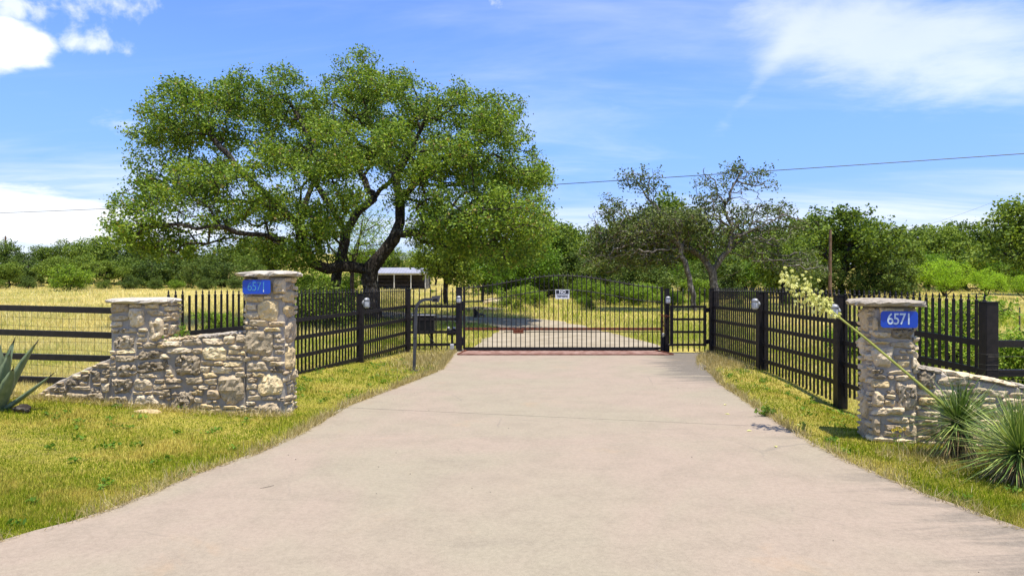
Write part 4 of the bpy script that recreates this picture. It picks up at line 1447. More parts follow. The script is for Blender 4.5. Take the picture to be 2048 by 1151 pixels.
# ------------------------------------------------------------------ the big live oak
def hero():
    rng = np.random.default_rng(17)
    D0 = 29.0
    base = Vector(((744 - 1024) / F * D0, D0, Hs((744 - 1024) / F * D0, D0) - .1))
    def q(u, v, dd=0.0):
        return P(u, v, D0 + dd) - base
    skel = [
        [Vector((0, 0, 0)), q(741, 600), q(738, 560), q(742, 535), q(765, 508), q(788, 478), q(800, 445, .2)],
        [q(738, 540), q(700, 533, -.4), q(655, 538, -1.0), q(628, 528, -1.3), q(606, 495, -1.6), q(598, 450, -1.8), q(617, 390, -1.6), q(636, 350, -1.4), q(625, 300, -1.0), q(600, 240, -.6), q(570, 180, 0)],
        [q(598, 450, -1.8), q(560, 415, -2.4), q(520, 380, -3.0), q(470, 330, -3.4), q(420, 270, -3.2), q(380, 200, -2.4)],
        [q(612, 500, -1.5), q(580, 482, -2.6), q(530, 470, -4.0), q(450, 455, -5.4), q(360, 448, -6.2), q(280, 450, -6.0)],
        [q(560, 415, -2.4), q(500, 405, -1.0), q(420, 400, .6), q(340, 395, 2.0)],
        [q(800, 445, .2), q(800, 395, .6), q(793, 352, .8), q(765, 315, 1.0), q(742, 255, 1.2), q(730, 190, 1.4), q(722, 130, 1.0)],
        [q(793, 352, .8), q(825, 300, 0), q(850, 240, -.8), q(868, 170, -1.0)],
        [q(800, 400, .6), q(838, 358, -.6), q(885, 315, -1.8), q(940, 295, -2.6), q(1000, 270, -3.0)],
        [q(838, 358, -.6), q(880, 375, 1.6), q(940, 362, 3.4), q(1020, 350, 4.6)],
        [q(795, 470, .1), q(830, 465, -1.4), q(890, 440, -3.4), q(960, 420, -5.2), q(1040, 415, -6.0)],
        [q(830, 465, -1.4), q(880, 470, 1.5), q(960, 455, 4.0), q(1040, 440, 5.4)],
        [q(765, 315, 1.0), q(700, 270, 3.0), q(640, 220, 4.6), q(560, 190, 5.6)],
        [q(617, 390, -1.6), q(640, 330, 1.2), q(620, 270, 4.0)],
        [q(742, 255, 1.2), q(700, 230, -1.8), q(660, 200, -4.0)],
    ]
    k = D0 / F
    E = []
    for (u, v, ru, rv, dd, rd) in [
        (425, 252, 125, 76, -1.0, 3.8), (368, 178, 26, 42, -.8, 1.2), (525, 202, 106, 44, .5, 3.8), (640, 212, 96, 52, 1.5, 4.4), (724, 166, 54, 38, .8, 2.6), (770, 212, 104, 48, .8, 4.4),
        (875, 210, 92, 46, -.5, 3.8), (940, 252, 70, 66, -1.0, 3.8), (985, 325, 80, 80, -.5, 4.6), (1030, 405, 70, 70, -.8, 4.2), (930, 400, 130, 66, 0, 5.6), (1015, 250, 46, 52, -.5, 2.6), (1058, 335, 42, 62, -.5, 2.8), (860, 170, 60, 36, 0, 2.6), (790, 165, 50, 32, .6, 2.4), (1000, 490, 84, 40, -1.5, 4.4), (900, 478, 60, 36, 1.0, 3.6), (1060, 470, 44, 50, .5, 3.0), (250, 478, 34, 30, -3.4, 2.0), (590, 495, 62, 42, -2.6, 1.8), (520, 490, 60, 24, -3.6, 1.8), (1005, 455, 84, 54, -2.2, 4.6), (930, 470, 80, 34, -3.4, 3.0),
        (870, 300, 100, 44, -3.6, 2.2), (700, 285, 100, 40, -4.4, 2.0), (350, 315, 62, 46, -1.2, 3.0), (352, 410, 98, 56, -3.0, 3.6), (290, 445, 50, 46, -3.8, 2.4), (450, 400, 125, 58, -3.8, 4.0), (300, 480, 70, 26, -3.8, 2.4), (560, 345, 100, 46, -4.2, 2.6),
        (560, 445, 90, 52, -3.4, 2.6), (640, 450, 50, 60, -2.0, 1.8), (700, 360, 80, 50, -3.8, 1.8), (800, 300, 90, 60, 2.6, 2.6), (640, 300, 100, 60, 3.4, 2.4), (380, 470, 110, 26, -4.4, 2.8)]:
        p = q(u, v, dd)
        E.append((p.x, p.y, p.z, ru * k, rd, rv * k))
    # crown outline of this particular tree: bumpy top, notch left of the leader
    ou = [205, 225, 245, 250, 290, 345, 375, 400, 450, 500, 560, 590, 625, 655, 690, 740, 770, 800, 850, 890, 910, 960, 1000, 1040, 1060, 1080, 1105, 1112, 1120]
    ov = [460, 400, 335, 240, 195, 132, 138, 172, 150, 110, 108, 135, 150, 125, 88, 82, 110, 130, 118, 120, 145, 138, 175, 190, 250, 300, 350, 420, 480]
    def cull(t):
        y = t[:, 1] + base.y
        uu = 1024 + F * (t[:, 0] + base.x) / y; vv = 576 - F * (t[:, 2] + base.z - CAM_H) / y
        return (uu > 208) & (uu < 1116) & (vv > np.interp(uu, ou, ov) + 9)
    tm = tree_meshes('live_oak', E, skel, rng, 330, 20, .74, 29, .108, .62, .0060, .345, M['leaf_oak'], M['bark_oak'], flare=.65, cull=cull, flat=.55, spread=.15, shell=.5, step=.42, jit=.09, min_d=1.06, wpath=.16, inner=9000)
    root = plant_tree('live_oak', tm, base, 1, 0, 'huge spreading live oak with a long horizontal limb behind the fence')
    return base


HB = hero()

# ------------------------------------------------------------------ tree kinds
def generic(seed, h, kind):
    rng = np.random.default_rng(seed)
    V3 = Vector
    if kind == 'oak':
        tr = [[V3((0, 0, -.2)), V3((.05 * h, .02, .14 * h)), V3((.0, .05, .30 * h)), V3((-.05 * h, 0, .55 * h))], [V3((0, .05, .28 * h)), V3((.2 * h, .1, .45 * h)), V3((.34 * h, .1 * h, .6 * h))], [V3((.03 * h, 0, .24 * h)), V3((-.2 * h, -.12 * h, .40 * h)), V3((-.36 * h, -.15 * h, .52 * h))]]
        E = [(rng.uniform(-.26, .26) * h, rng.uniform(-.24, .24) * h, rng.uniform(.50, .76) * h, rng.uniform(.2, .3) * h, rng.uniform(.2, .3) * h, rng.uniform(.16, .24) * h) for _ in range(7)] + [(0, 0, .55 * h, .44 * h, .40 * h, .24 * h), (rng.uniform(-.1, .1) * h, 0, .80 * h, .22 * h, .2 * h, .17 * h), (.2 * h, -.2 * h, .35 * h, .22 * h, .2 * h, .14 * h), (-.25 * h, -.2 * h, .33 * h, .22 * h, .2 * h, .14 * h)]
        return tree_meshes('oak', E, tr, rng, 130, 5, .085 * h, 13, .034 * h, .7, .012, .035 * h, M['leaf_dark'], M['bark_oak'], spread=.034 * h, shell=.55, step=.09 * h, jit=.05, min_d=.06 * h)
    if kind == 'cedar':
        tr = [[V3((0, 0, -.2)), V3((.02, 0, .5 * h)), V3((0, 0, .92 * h))]]
        E = [(rng.uniform(-.26, .26) * h, rng.uniform(-.26, .26) * h, z * h, r * h, r * h, .2 * h) for z, r in ((.12, .38), (.25, .42), (.40, .40), (.55, .36), (.70, .27), (.84, .16))] + [(0, 0, .4 * h, .36 * h, .36 * h, .4 * h)]
        return tree_meshes('cedar', E, tr, rng, 130, 5, .075 * h, 13, .036 * h, .6, .012, .03 * h, M['leaf_cedar'], M['bark_oak'], spread=.034 * h, shell=.6, step=.09 * h, jit=.04, min_d=.055 * h)
    if kind == 'elm':
        tr = [[V3((0, 0, -.2)), V3((.02 * h, 0, .3 * h)), V3((0, .03 * h, .8 * h))], [V3((.02 * h, 0, .3 * h)), V3((.22 * h, -.1 * h, .5 * h))], [V3((.02 * h, 0, .3 * h)), V3((-.22 * h, .1 * h, .55 * h))]]
        E = [(rng.uniform(-.25, .25) * h, rng.uniform(-.25, .25) * h, rng.uniform(.35, .75) * h, .24 * h, .24 * h, .2 * h) for _ in range(7)] + [(0, 0, .55 * h, .4 * h, .38 * h, .38 * h)]
        return tree_meshes('elm', E, tr, rng, 120, 5, .085 * h, 15, .030 * h, .6, .012, .022 * h, M['leaf_mid'], M['bark_oak'], spread=.04 * h, shell=.5, step=.09 * h, jit=.05, min_d=.06 * h, up=.7)
    if kind == 'mesquite':
        tr = [[V3((0, 0, -.1)), V3((.06 * h, 0, .2 * h)), V3((.25 * h, .05 * h, .55 * h))], [V3((0, 0, 0)), V3((-.12 * h, 0, .25 * h)), V3((-.3 * h, .05 * h, .5 * h))], [V3((0, 0, 0)), V3((.02, .05, .3 * h)), V3((0, -.1 * h, .7 * h))], [V3((0, 0, 0)), V3((.3 * h, 0, .22 * h)), V3((.5 * h, 0, .45 * h))]]
        E = [(rng.uniform(-.5, .5) * h, rng.uniform(-.35, .35) * h, rng.uniform(.40, .76) * h, .28 * h, .28 * h, .18 * h) for _ in range(8)] + [(0, 0, .60 * h, .62 * h, .48 * h, .30 * h), (-.2 * h, -.2 * h, .32 * h, .5 * h, .3 * h, .15 * h)]
        return tree_meshes('mesquite', E, tr, rng, 150, 5, .085 * h, 17, .034 * h, .34, .010, .028 * h, M['leaf_mesquite'], M['bark_mesquite'], spread=.042 * h, shell=.5, step=.09 * h, jit=.05, min_d=.06 * h, up=.6)
    if kind == 'wispy':
        tr = [[V3((0, 0, -.1)), V3((.03 * h, 0, .3 * h)), V3((.12 * h, 0, .6 * h)), V3((.18 * h, 0, .85 * h))], [V3((.02 * h, 0, .25 * h)), V3((-.15 * h, .1 * h, .5 * h)), V3((-.25 * h, .1 * h, .75 * h))]]
        E = [(rng.uniform(-.3, .3) * h, rng.uniform(-.2, .2) * h, rng.uniform(.4, .8) * h, .22 * h, .2 * h, .2 * h) for _ in range(6)]
        return tree_meshes('wispy', E, tr, rng, 60, 5, .09 * h, 16, .026 * h, .25, .008, .018 * h, M['leaf_shrub'], M['bark_mesquite'], spread=.05 * h, shell=.4, step=.08 * h, jit=.05, droop=.05)
    if kind == 'shrub':
        tr = [[V3((0, 0, -.05)), V3((rng.uniform(-.2, .2) * h, rng.uniform(-.2, .2) * h, .45 * h)), V3((rng.uniform(-.4, .4) * h, rng.uniform(-.4, .4) * h, .8 * h))] for _ in range(5)]
        E = [(rng.uniform(-.4, .4) * h, rng.uniform(-.4, .4) * h, rng.uniform(.2, .75) * h, .3 * h, .3 * h, .22 * h) for _ in range(7)] + [(0, 0, .42 * h, .52 * h, .5 * h, .40 * h)]
        return tree_meshes('shrub', E, tr, rng, 75, 5, .12 * h, 11, .055 * h, .5, .006, .02 * h, M['leaf_shrub'], M['bark_oak'], spread=.06 * h, shell=.35, step=.12 * h, jit=.04, min_d=.07 * h)
    if kind == 'dark_shrub':
        t = generic(seed, h, 'shrub')
        t[1].materials[0] = M['leaf_dark']
        return t


KH = {'oak': 8.0, 'cedar': 6.0, 'elm': 7.0, 'mesquite': 4.5, 'wispy': 6.0, 'shrub': 1.6, 'dark_shrub': 1.6}
KN = {'oak': 4, 'cedar': 3, 'elm': 2, 'mesquite': 2, 'wispy': 2, 'shrub': 3, 'dark_shrub': 2}
KIND = {k: [generic(100 + 17 * i + hash_, KH[k], k) for i in range(KN[k])] for hash_, k in enumerate(KH)}
TOPZ = {k: [float(np.percentile(np.array([v.co.z for v in t[1].vertices]), 99.3)) for t in KIND[k]] for k in KIND}
NAME = {'oak': 'oak_tree', 'cedar': 'cedar_tree', 'elm': 'elm_tree', 'mesquite': 'mesquite_tree', 'wispy': 'mesquite_tree', 'shrub': 'shrub', 'dark_shrub': 'shrub'}
_rt = random.Random(77)
_cnt = [0]


def place(kind, u, D, vtop, label, group=None, wide=1.0, var=None, rz=None, cat=None):
    x = (u - 1024) / F * D
    g = Hs(x, D)
    ztop = CAM_H + (576 - vtop) * D / F
    _cnt[0] += 1
    vi = (var if var is not None else _cnt[0]) % KN[kind]
    tm = KIND[kind][vi]
    s = max(.3, (ztop - g) / TOPZ[kind][vi])
    return plant_tree(NAME[kind], tm, (x, D, g - .05), s * wide, rz if rz is not None else _rt.uniform(0, 6.28), label, group, cat or ('shrub' if 'shrub' in kind else 'tree'), s)


# pale-barked, half bare oak behind the walk gate
def bare_oak():
    rng = np.random.default_rng(5)
    D0 = 37.0
    bx = (1432 - 1024) / F * D0
    base = Vector((bx, D0, Hs(bx, D0) - .1))
    q = lambda u, v, dd=0.0: P(u, v, D0 + dd) - base
    skel = [
        [Vector((0, 0, 0)), q(1430, 580), q(1424, 542), q(1440, 520), q(1458, 500), q(1464, 461), q(1448, 420), q(1460, 385), q(1474, 360), q(1482, 328)],
        [q(1424, 542), q(1402, 512, .3), q(1376, 496, .6), q(1350, 482, .8), q(1300, 462, 1.5), q(1240, 458, 2.0), q(1200, 468, 2.2)],
        [q(1464, 461), q(1430, 430, -1), q(1422, 392, -1.4), q(1405, 352, -1.6)],
        [q(1464, 480), q(1500, 462, -1), q(1540, 445, -1.6), q(1580, 425, -2)],
        [q(1464, 470), q(1520, 463, 1), q(1570, 452, 1.8)],
        [q(1430, 560), q(1475, 545, -2), q(1505, 522, -3), q(1550, 520, -3.6), q(1625, 530, -4)],
        [q(1350, 482, .8), q(1325, 430, 1.2), q(1303, 403, 1.5), q(1265, 355, 1.4)],
        [q(1303, 403, 1.5), q(1294, 350, 1.8)],
        [q(1474, 362), q(1510, 372), q(1540, 358, .4)],
        [q(1376, 496, .6), q(1330, 500, -2), q(1270, 505, -3), q(1205, 520, -3.6)],
    ]
    k = D0 / F
    E = []
    for (u, v, ru, rv, rd) in [(1480, 350, 42, 28, 1), (1525, 365, 30, 16, .8), (1415, 365, 36, 30, 1), (1440, 420, 60, 36, 1.6), (1500, 420, 70, 40, 2.0), (1560, 445, 50, 40, 1.6), (1265, 360, 24, 16, .7), (1300, 365, 26, 22, .8), (1215, 410, 40, 18, 1), (1250, 440, 70, 36, 2),
                               (1320, 450, 80, 46, 2.2), (1220, 490, 60, 40, 2), (1290, 505, 90, 34, 2.4), (1380, 460, 70, 46, 2.2), (1430, 480, 60, 40, 1.8), (1520, 500, 70, 30, 2), (1580, 530, 60, 24, 1.6), (1625, 525, 30, 22, 1)]:
        p = q(u, v)
        E.append((p.x, p.y, p.z, ru * k, rd, rv * k))
    tm = tree_meshes('bare_oak', E, skel, rng, 300, 9, .55, 12, .14, .6, .010, .22, M['leaf_bare'], M['bark_grey'], spread=.15, shell=.3, leafy=.58, step=.28, jit=.09, min_d=.5, wpath=.14)
    plant_tree('oak_tree', tm, base, 1, 0, 'half bare oak with pale crooked branches rising behind the walk gate')
    # second, leaning stem of the same clump
    rng = np.random.default_rng(6)
    bx = (1390 - 1024) / F * 36
    b2 = Vector((bx, 36.0, Hs(bx, 36) - .1))
    q2 = lambda u, v, dd=0.0: P(u, v, 36 + dd) - b2
    skel = [[Vector((0, 0, 0)), q2(1384, 580), q2(1373, 536), q2(1362, 497), q2(1340, 470), q2(1290, 462, -1), q2(1240, 475, -1.6)], [q2(1362, 497), q2(1375, 470, 1), q2(1360, 430, 1.5)]]
    k = 36 / F
    E = [(*(q2(u, v)), ru * k, rd, rv * k) for (u, v, ru, rv, rd) in [(1260, 480, 60, 36, 1.6), (1310, 455, 60, 30, 1.6), (1210, 520, 40, 26, 1.2), (1360, 440, 40, 30, 1.4), (1270, 520, 50, 20, 1.2)]]
    tm = tree_meshes('leaning_oak', E, skel, rng, 100, 8, .5, 11, .14, .6, .010, .14, M['leaf_bare'], M['bark_grey'], spread=.16, shell=.3, leafy=.6, step=.28, jit=.09, min_d=.5, wpath=.14)
    plant_tree('oak_tree', tm, b2, 1, 0, 'leaning oak stem beside the half bare oak, its crown mostly dead grey twigs')


bare_oak()


def back_oak():
    """second trunk that leans right behind the big oak's limb"""
    rng = np.random.default_rng(8)
    D0 = 33.0
    bx = (668 - 1024) / F * D0
    base = Vector((bx, D0, Hs(bx, D0) - .1))
    q = lambda u, v, dd=0.0: P(u, v, D0 + dd) - base
    skel = [[Vector((0, 0, 0)), q(668, 580), q(674, 545), q(686, 500), q(690, 465), q(715, 425), q(748, 398), q(790, 350), q(820, 290)], [q(690, 465), q(668, 420, 1), q(640, 380, 2), q(600, 330, 3)], [q(748, 398), q(720, 340, 2), q(700, 280, 3)]]
    k = D0 / F
    E = [(*(q(u, v, dd)), ru * k, rd, rv * k) for (u, v, ru, rv, dd, rd) in [(700, 290, 130, 70, 3, 2.5), (820, 280, 90, 60, 2, 2.0), (600, 310, 90, 60, 3, 2.2), (660, 480, 34, 60, -.6, .9), (650, 550, 26, 40, -.6, .8)]]
    tm = tree_meshes('back_oak', E, skel, rng, 120, 8, .7, 15, .13, .6, .008, .25, M['leaf_oak'], M['bark_oak'], spread=.22, shell=.3, step=.4, jit=.08, min_d=.7, wpath=.16)
    plant_tree('live_oak', tm, base, 1, 0, 'slimmer dark oak trunk leaning right behind the long horizontal limb')


back_oak()

# named single trees
place('wispy', 700, 46, 392, 'feathery light green mesquite seen through the big oak', None, 1.0, 0, 1.0)
place('elm', 965, 47, 478, 'bright mid green leafy tree right of the keypad post', None, 1.05, 0, 0.4)
place('oak', 893, 42, 448, 'dark oak with a plain straight trunk right of the barn', None, .82, 1, 2.0)
place('elm', 1060, 54, 470, 'mid green tree behind the middle of the wide gate', None, 1.0, 1, 2.2)
place('oak', 1120, 60, 446, 'dark oak behind the no trespassing sign', None, .9, 2, .3)
place('oak', 1335, 66, 392, 'dense rounded oak behind the half bare oak', None, .95, 0, 1.2)
place('oak', 1690, 58, 414, 'oak with thin ragged top beside the brown utility pole', None, 1.0, 3, 2.9)
place('oak', 1567, 45, 466, 'small dark oak whose trunk shows through the right fence', None, .9, 1, 4.1)
place('mesquite', 1888, 60, 520, 'largest lime green mesquite in the right field', 'lime green mesquites', 1.0, 0, .2)
place('mesquite', 1972, 57, 537, 'lime green mesquite at the right field edge with bare curved stems', 'lime green mesquites', 1.0, 1, 1.7)
place('mesquite', 2052, 52, 548, 'lime green mesquite nearest the right frame edge', 'lime green mesquites', 1.0, 0, 3.3)
place('oak', 2070, 62, 398, 'tall oak at the far right edge of the picture', None, .95, 2, 5.0)
place('shrub', 138, 76, 529, 'large pale green bush standing out before the dark wood', None, 1.15, 1, .5)

# woods behind: individuals that nothing tells apart share a label
rw_ = random.Random(12)
u = -240
while u < 560:
    top = 486 + 9 * math.sin(u * .021) + rw_.uniform(-6, 8)
    place('oak' if rw_.random() < .6 else 'cedar', u, rw_.uniform(100, 112), top, 'dark evergreen tree in the far wood beyond the left field', 'trees of the far left wood', rw_.uniform(.85, 1.1))
    u += rw_.uniform(34, 50)
u = -220
while u < 540:
    place('cedar' if rw_.random() < .55 else 'oak', u, rw_.uniform(88, 97), rw_.uniform(503, 528), 'lower dark tree along the front of the far left wood', 'front trees of the far left wood', rw_.uniform(.95, 1.3))
    u += rw_.uniform(36, 54)
u = -200
while u < 500:
    place(rw_.choice(['shrub', 'dark_shrub', 'shrub', 'cedar']), u, rw_.uniform(80, 86), rw_.uniform(546, 562), 'rounded bush at the foot of the far left wood', 'bushes along the far left wood', rw_.uniform(1.0, 1.4))
    u += rw_.uniform(38, 64)
for i in range(9):
    place(rw_.choice(['cedar', 'oak']), 470 + i * 34, rw_.uniform(205, 225), rw_.uniform(496, 508), 'small far tree on the rise behind the big oak', 'far trees on the rise', 1.0)
for i in range(7):
    place(rw_.choice(['oak', 'wispy', 'oak']), 720 + i * 30, rw_.uniform(104, 116), rw_.uniform(488, 512), 'tree standing behind the pale roofed barn', 'trees behind the barn', .9)
u = 985
while u < 1590:
    top = 452 + 10 * math.sin(u * .017 + 1) + rw_.uniform(-8, 12)
    place(rw_.choice(['oak', 'oak', 'cedar']), u, rw_.uniform(66, 78), top, 'dense dark tree in the wood behind the gates', 'trees of the wood behind the gates', rw_.uniform(.85, 1.1))
    u += rw_.uniform(42, 62)
u = 1010
while u < 1820:
    place(rw_.choice(['oak', 'cedar', 'elm', 'cedar']), u, rw_.uniform(54, 62), rw_.uniform(492, 528), 'lower tree filling the wood behind the right fence', 'lower trees behind the right fence', rw_.uniform(.95, 1.25))
    u += rw_.uniform(46, 68)
for (u_, D_, v_, lb) in [(1600, 70, 438, 'dark oak in the wood just left of the brown pole'), (1640, 75, 446, 'dark oak in the wood straight behind the brown pole'), (1745, 66, 440, 'dark oak in the wood right of the thin topped oak'), (1790, 72, 462, 'lower dark oak in the wood left of the lime green mesquites')]:
    place('oak', u_, D_, v_, lb, None, .95)
u = 1810
while u < 2300:
    top = 462 - 12 * math.sin((u - 1800) * .012) + rw_.uniform(-6, 6)
    place(rw_.choice(['oak', 'oak', 'cedar']), u, rw_.uniform(84, 98), top, 'dark tree in the wood beyond the right field', 'trees beyond the right field', rw_.uniform(.95, 1.15))
    u += rw_.uniform(34, 50)
u = 1800
while u < 2200:
    place(rw_.choice(['cedar', 'dark_shrub', 'elm']), u, rw_.uniform(72, 80), rw_.uniform(505, 535), 'lower tree at the edge of the right field', 'lower trees at the right field edge', 1.1)
    u += rw_.uniform(40, 60)

# undergrowth
for (k, u_, D_, v_, lb) in [('shrub', 1030, 36, 570, 'leafy green bush growing behind the left half of the wide gate'), ('shrub', 1072, 39, 578, 'low green bush just left of the no trespassing sign'), ('shrub', 1168, 40, 590, 'green bush just right of the no trespassing sign'),
                            ('dark_shrub', 1180, 37, 598, 'dark bush behind the right half of the wide gate'), ('shrub', 1345, 40, 580, 'bright green bush behind the gate post'), ('shrub', 1392, 41, 588, 'bright green bush behind the walk gate'), ('shrub', 1262, 45, 586, 'pale bush behind the right end of the wide gate'),
                            ('dark_shrub', 622, 24, 560, 'dark bush in the shade behind the left fence'), ('dark_shrub', 668, 26, 575, 'dark bush at the foot of the slim leaning trunk'), ('shrub', 592, 30, 540, 'light green bush beside the tall pillar'), ('shrub', 700, 48, 545, 'sunlit bush under the long limb'), ('shrub', 640, 52, 535, 'sunlit bush beyond the slim leaning trunk'),
                            ('shrub', 1905, 13.5, 592, 'tall airy weed bush behind the fence right of the sign pillar'), ('shrub', 2035, 10.2, 655, 'green bush under the rails at the right edge'), ('shrub', 1700, 15, 640, 'small bush behind the fence by the sign pillar'), ('shrub', 2002, 40, 600, 'low bush in the right field'), ('dark_shrub', 1480, 44, 600, 'dark low bush behind the right fence'),
                            ('shrub', 865, 70, 580, 'small light bush left of the plain straight trunk'), ('shrub', 430, 21, 618, 'low green bush behind the spear topped pickets'), ('dark_shrub', 470, 20, 630, 'low dark bush behind the tall pillar')]:
    place(k, u_, D_, v_, lb, None, 1.0)

for i in range(22):
    place('shrub', rw_.uniform(1090, 1590), rw_.uniform(42, 56), rw_.uniform(556, 604), 'bright green bush in the undergrowth behind the gates', 'undergrowth bushes behind the gates', rw_.uniform(.7, 1.5))

# ------------------------------------------------------------------ barn
bn = empty('open_barn', (-14.9, 90, Hs(-15, 90)), 'open sided barn with pale metal roof and cream posts behind the oak trunk', 'barn')
bl, bd_, bh = 8.2, 4.6, 1.95
mb = MB()
rf = 2.78
zr = bh + .06
# gable at the right end, ridge parallel to the front
x0, x1, yf, yb, ym = -4.3, 4.1, -2.5, 2.5, 0.0
for (za, zb, ya, yb_) in ((zr, rf, yf - .3, ym), (rf, zr, ym, yb + .3)):
    mb.add([(x0, ya, za), (x1, ya, za), (x1, yb_, zb), (x0, yb_, zb), (x0, ya, za - .06), (x1, ya, za - .06), (x1, yb_, zb - .06), (x0, yb_, zb - .06)], [(0, 1, 2, 3), (7, 6, 5, 4), (0, 4, 5, 1), (1, 5, 6, 2), (2, 6, 7, 3), (3, 7, 4, 0)])
ro = mb.build('roof', M['roof_metal'], bn)
rb_ = MB()
for i in range(22):
    x = x0 + .2 + i * .38
    rb_.bar((x, yf - .3, zr + .012), (x, ym, rf + .012), .03, .03)
rb_.build('roof_rib', M['roof_metal'], ro)
MB().add([(x1 - .25, yf, bh), (x1 - .25, yb, bh), (x1 - .25, ym, rf - .08), (x1 - .33, yf, bh), (x1 - .33, yb, bh), (x1 - .33, ym, rf - .08)], [(0, 1, 2), (5, 4, 3), (0, 3, 4, 1), (1, 4, 5, 2), (2, 5, 3, 0)]).build('gable', M['cream_paint'], bn)
for x in (-4.1, -2.35, -.2, 1.95, 3.8):
    MB().box((x, yf, bh / 2), (.13, .13, bh)).build('post', M['cream_paint'], bn)
for y in (-.8, .9, 2.45):
    MB().box((3.8, y, bh / 2), (.12, .12, bh)).build('post', M['cream_paint'], bn)
MB().box((-.15, yf - .08, bh - .06), (8.1, .06, .2)).build('fascia', M['cream_paint'], bn)
MB().box((-.15, yb - .1, bh / 2), (8.0, .08, bh)).build('back_wall', M['barn_dark'], bn)
MB().box((-4.1, 0, bh / 2), (.08, 4.6, bh)).build('side_wall', M['barn_dark'], bn)
for z in (.5, 1.0, 1.45):
    MB().box((-.15, -2.45, z), (7.8, .035, .05)).build('rail', M['barn_dark'], bn)
    MB().box((3.8, 0, z), (.04, 4.8, .05)).build('rail', M['barn_dark'], bn)
MB().box((-1.2, 1.2, .45), (4.6, 1.2, .9), 0, .1).build('feed_rack', M['barn_dark'], bn)

# ------------------------------------------------------------------ utility poles, cables, odds and ends
def pole(u, D, vtop, label, r=.1, cross=False, name='utility_pole'):
    x = (u - 1024) / F * D
    g = Hs(x, D)
    zt = CAM_H + (576 - vtop) * D / F
    o = empty(name, (x, D, g), label, 'pole', 'wooden utility poles')
    MB().tube([(0, 0, -.3), (0, 0, (zt - g) * .5), (.02, 0, zt - g)], [r * 1.15, r, r * .8], 10).build('shaft', M['pole_wood'], o)
    if cross:
        MB().box((0, -.1, zt - g - .35), (.9, .09, .1)).build('crossarm', M['pole_wood'], o)
        MB().lathe([(.05, 0), (.06, .05), (.03, .14)], 8, (0, 0, zt - g)).build('insulator', M['lamp_grey'], o)
    return o


pole(1660, 46, 460, 'plain brown wooden pole rising behind the yucca blossom', .105)
pole(11, 118, 473, 'far utility pole top above the left edge of the wood', .16, True)
pole(213, 120, 474, 'far utility pole top above the wood beneath the oak', .16, True)
pole(787, 112, 497, 'thin far pole behind the barn roof', .17)


def cable(name, pts, r, label):
    me = MB().tube(pts, r, 6, False).mesh(name, M['cable'])
    tag(link(name, me), label, 'cable')


def span(a, b, sag, n=40):
    return [(a[0] + (b[0] - a[0]) * t, a[1] + (b[1] - a[1]) * t, a[2] + (b[2] - a[2]) * t - sag * 4 * t * (1 - t)) for t in np.linspace(0, 1, n)]


a_, b_ = P(-260, 434, 80), P(2400, 283, 33)
cable('overhead_cable', span(a_, b_, .55), .024, 'long dark overhead cable crossing the sky from side to side')
cable('guy_wire', span(P(1848, 452, 76), P(1990, 403, 70), .1, 8), .009, 'faint thin wire slanting across the sky above the right wood')

tp_ = empty('steel_stake', (P(2039, 640, 20).x, 20, Hs(P(2039, 640, 20).x, 20)), 'thin steel fence stake standing in the right field', 'stake')
MB().box((0, 0, .45), (.03, .03, 1.0)).box((0, .012, .45), (.012, .03, 1.0)).build('shaft', M['wire'], tp_)


def rock(name, loc, s, seed, label, mat, group=None, cat='rock'):
    rng = np.random.default_rng(seed)
    bm = bmesh.new()
    bmesh.ops.create_icosphere(bm, subdivisions=3, radius=1)
    k = rng.normal(0, 1, (5, 3)); ph = rng.uniform(0, 6, 5)
    for v in bm.verts:
        c = np.array(v.co)
        d = 1 + sum(.10 * math.sin(2.2 * float(k[i] @ c) + ph[i]) for i in range(5)) + rng.normal(0, .025)
        v.co = Vector((c[0] * s[0] * d, c[1] * s[1] * d, c[2] * s[2] * d))
    me = bpy.data.meshes.new(name)
    bm.to_mesh(me); bm.free()
    me.materials.append(mat)
    return tag(link(name, me, None, loc), label, cat, group)


def ground_at(u, D, dz=0.0):
    x = (u - 1024) / F * D
    return (x, D, Hs(x, D) + dz)


rock('flat_rock', (lx(318), 7.95, .07), (.16, .09, .035), 1, 'flat pale stone slab lying in the grass before the low wall', M['stone_cream'])
for i, (u_, D_, sc, lb) in enumerate([(985, 42, .5, 'pale boulder beside the gravel road, leftmost of the pair'), (1003, 43, .38, 'smaller pale boulder beside the gravel road')]):
    rock('boulder', ground_at(u_, D_, .15), (sc, sc * .7, sc * .55), 5 + i, lb, M['stone_grey'], 'boulders by the gravel road')
st = empty('tree_stump', ground_at(953, 31), 'small leaning dark stump beside the gravel road', 'stump')
MB().tube([(0, 0, -.1), (.02, 0, .18), (-.12, 0, .40)], [.16, .12, .05], 8).build('stump_wood', M['bark_oak'], st)
MB().tube([(.03, 0, .12), (.2, .05, .16), (.42, .05, .08)], [.08, .07, .04], 7).build('side_stub', M['bark_grey'], st)
fl = empty('fallen_log', ground_at(962, 35, .0), 'grey fallen log lying in the shade beyond the gravel road', 'log')
MB().tube([(-1.1, .2, .1), (-.3, 0, .16), (.6, -.1, .14), (1.2, .1, .12)], [.10, .13, .12, .07], 8).build('log_wood', M['bark_grey'], fl)

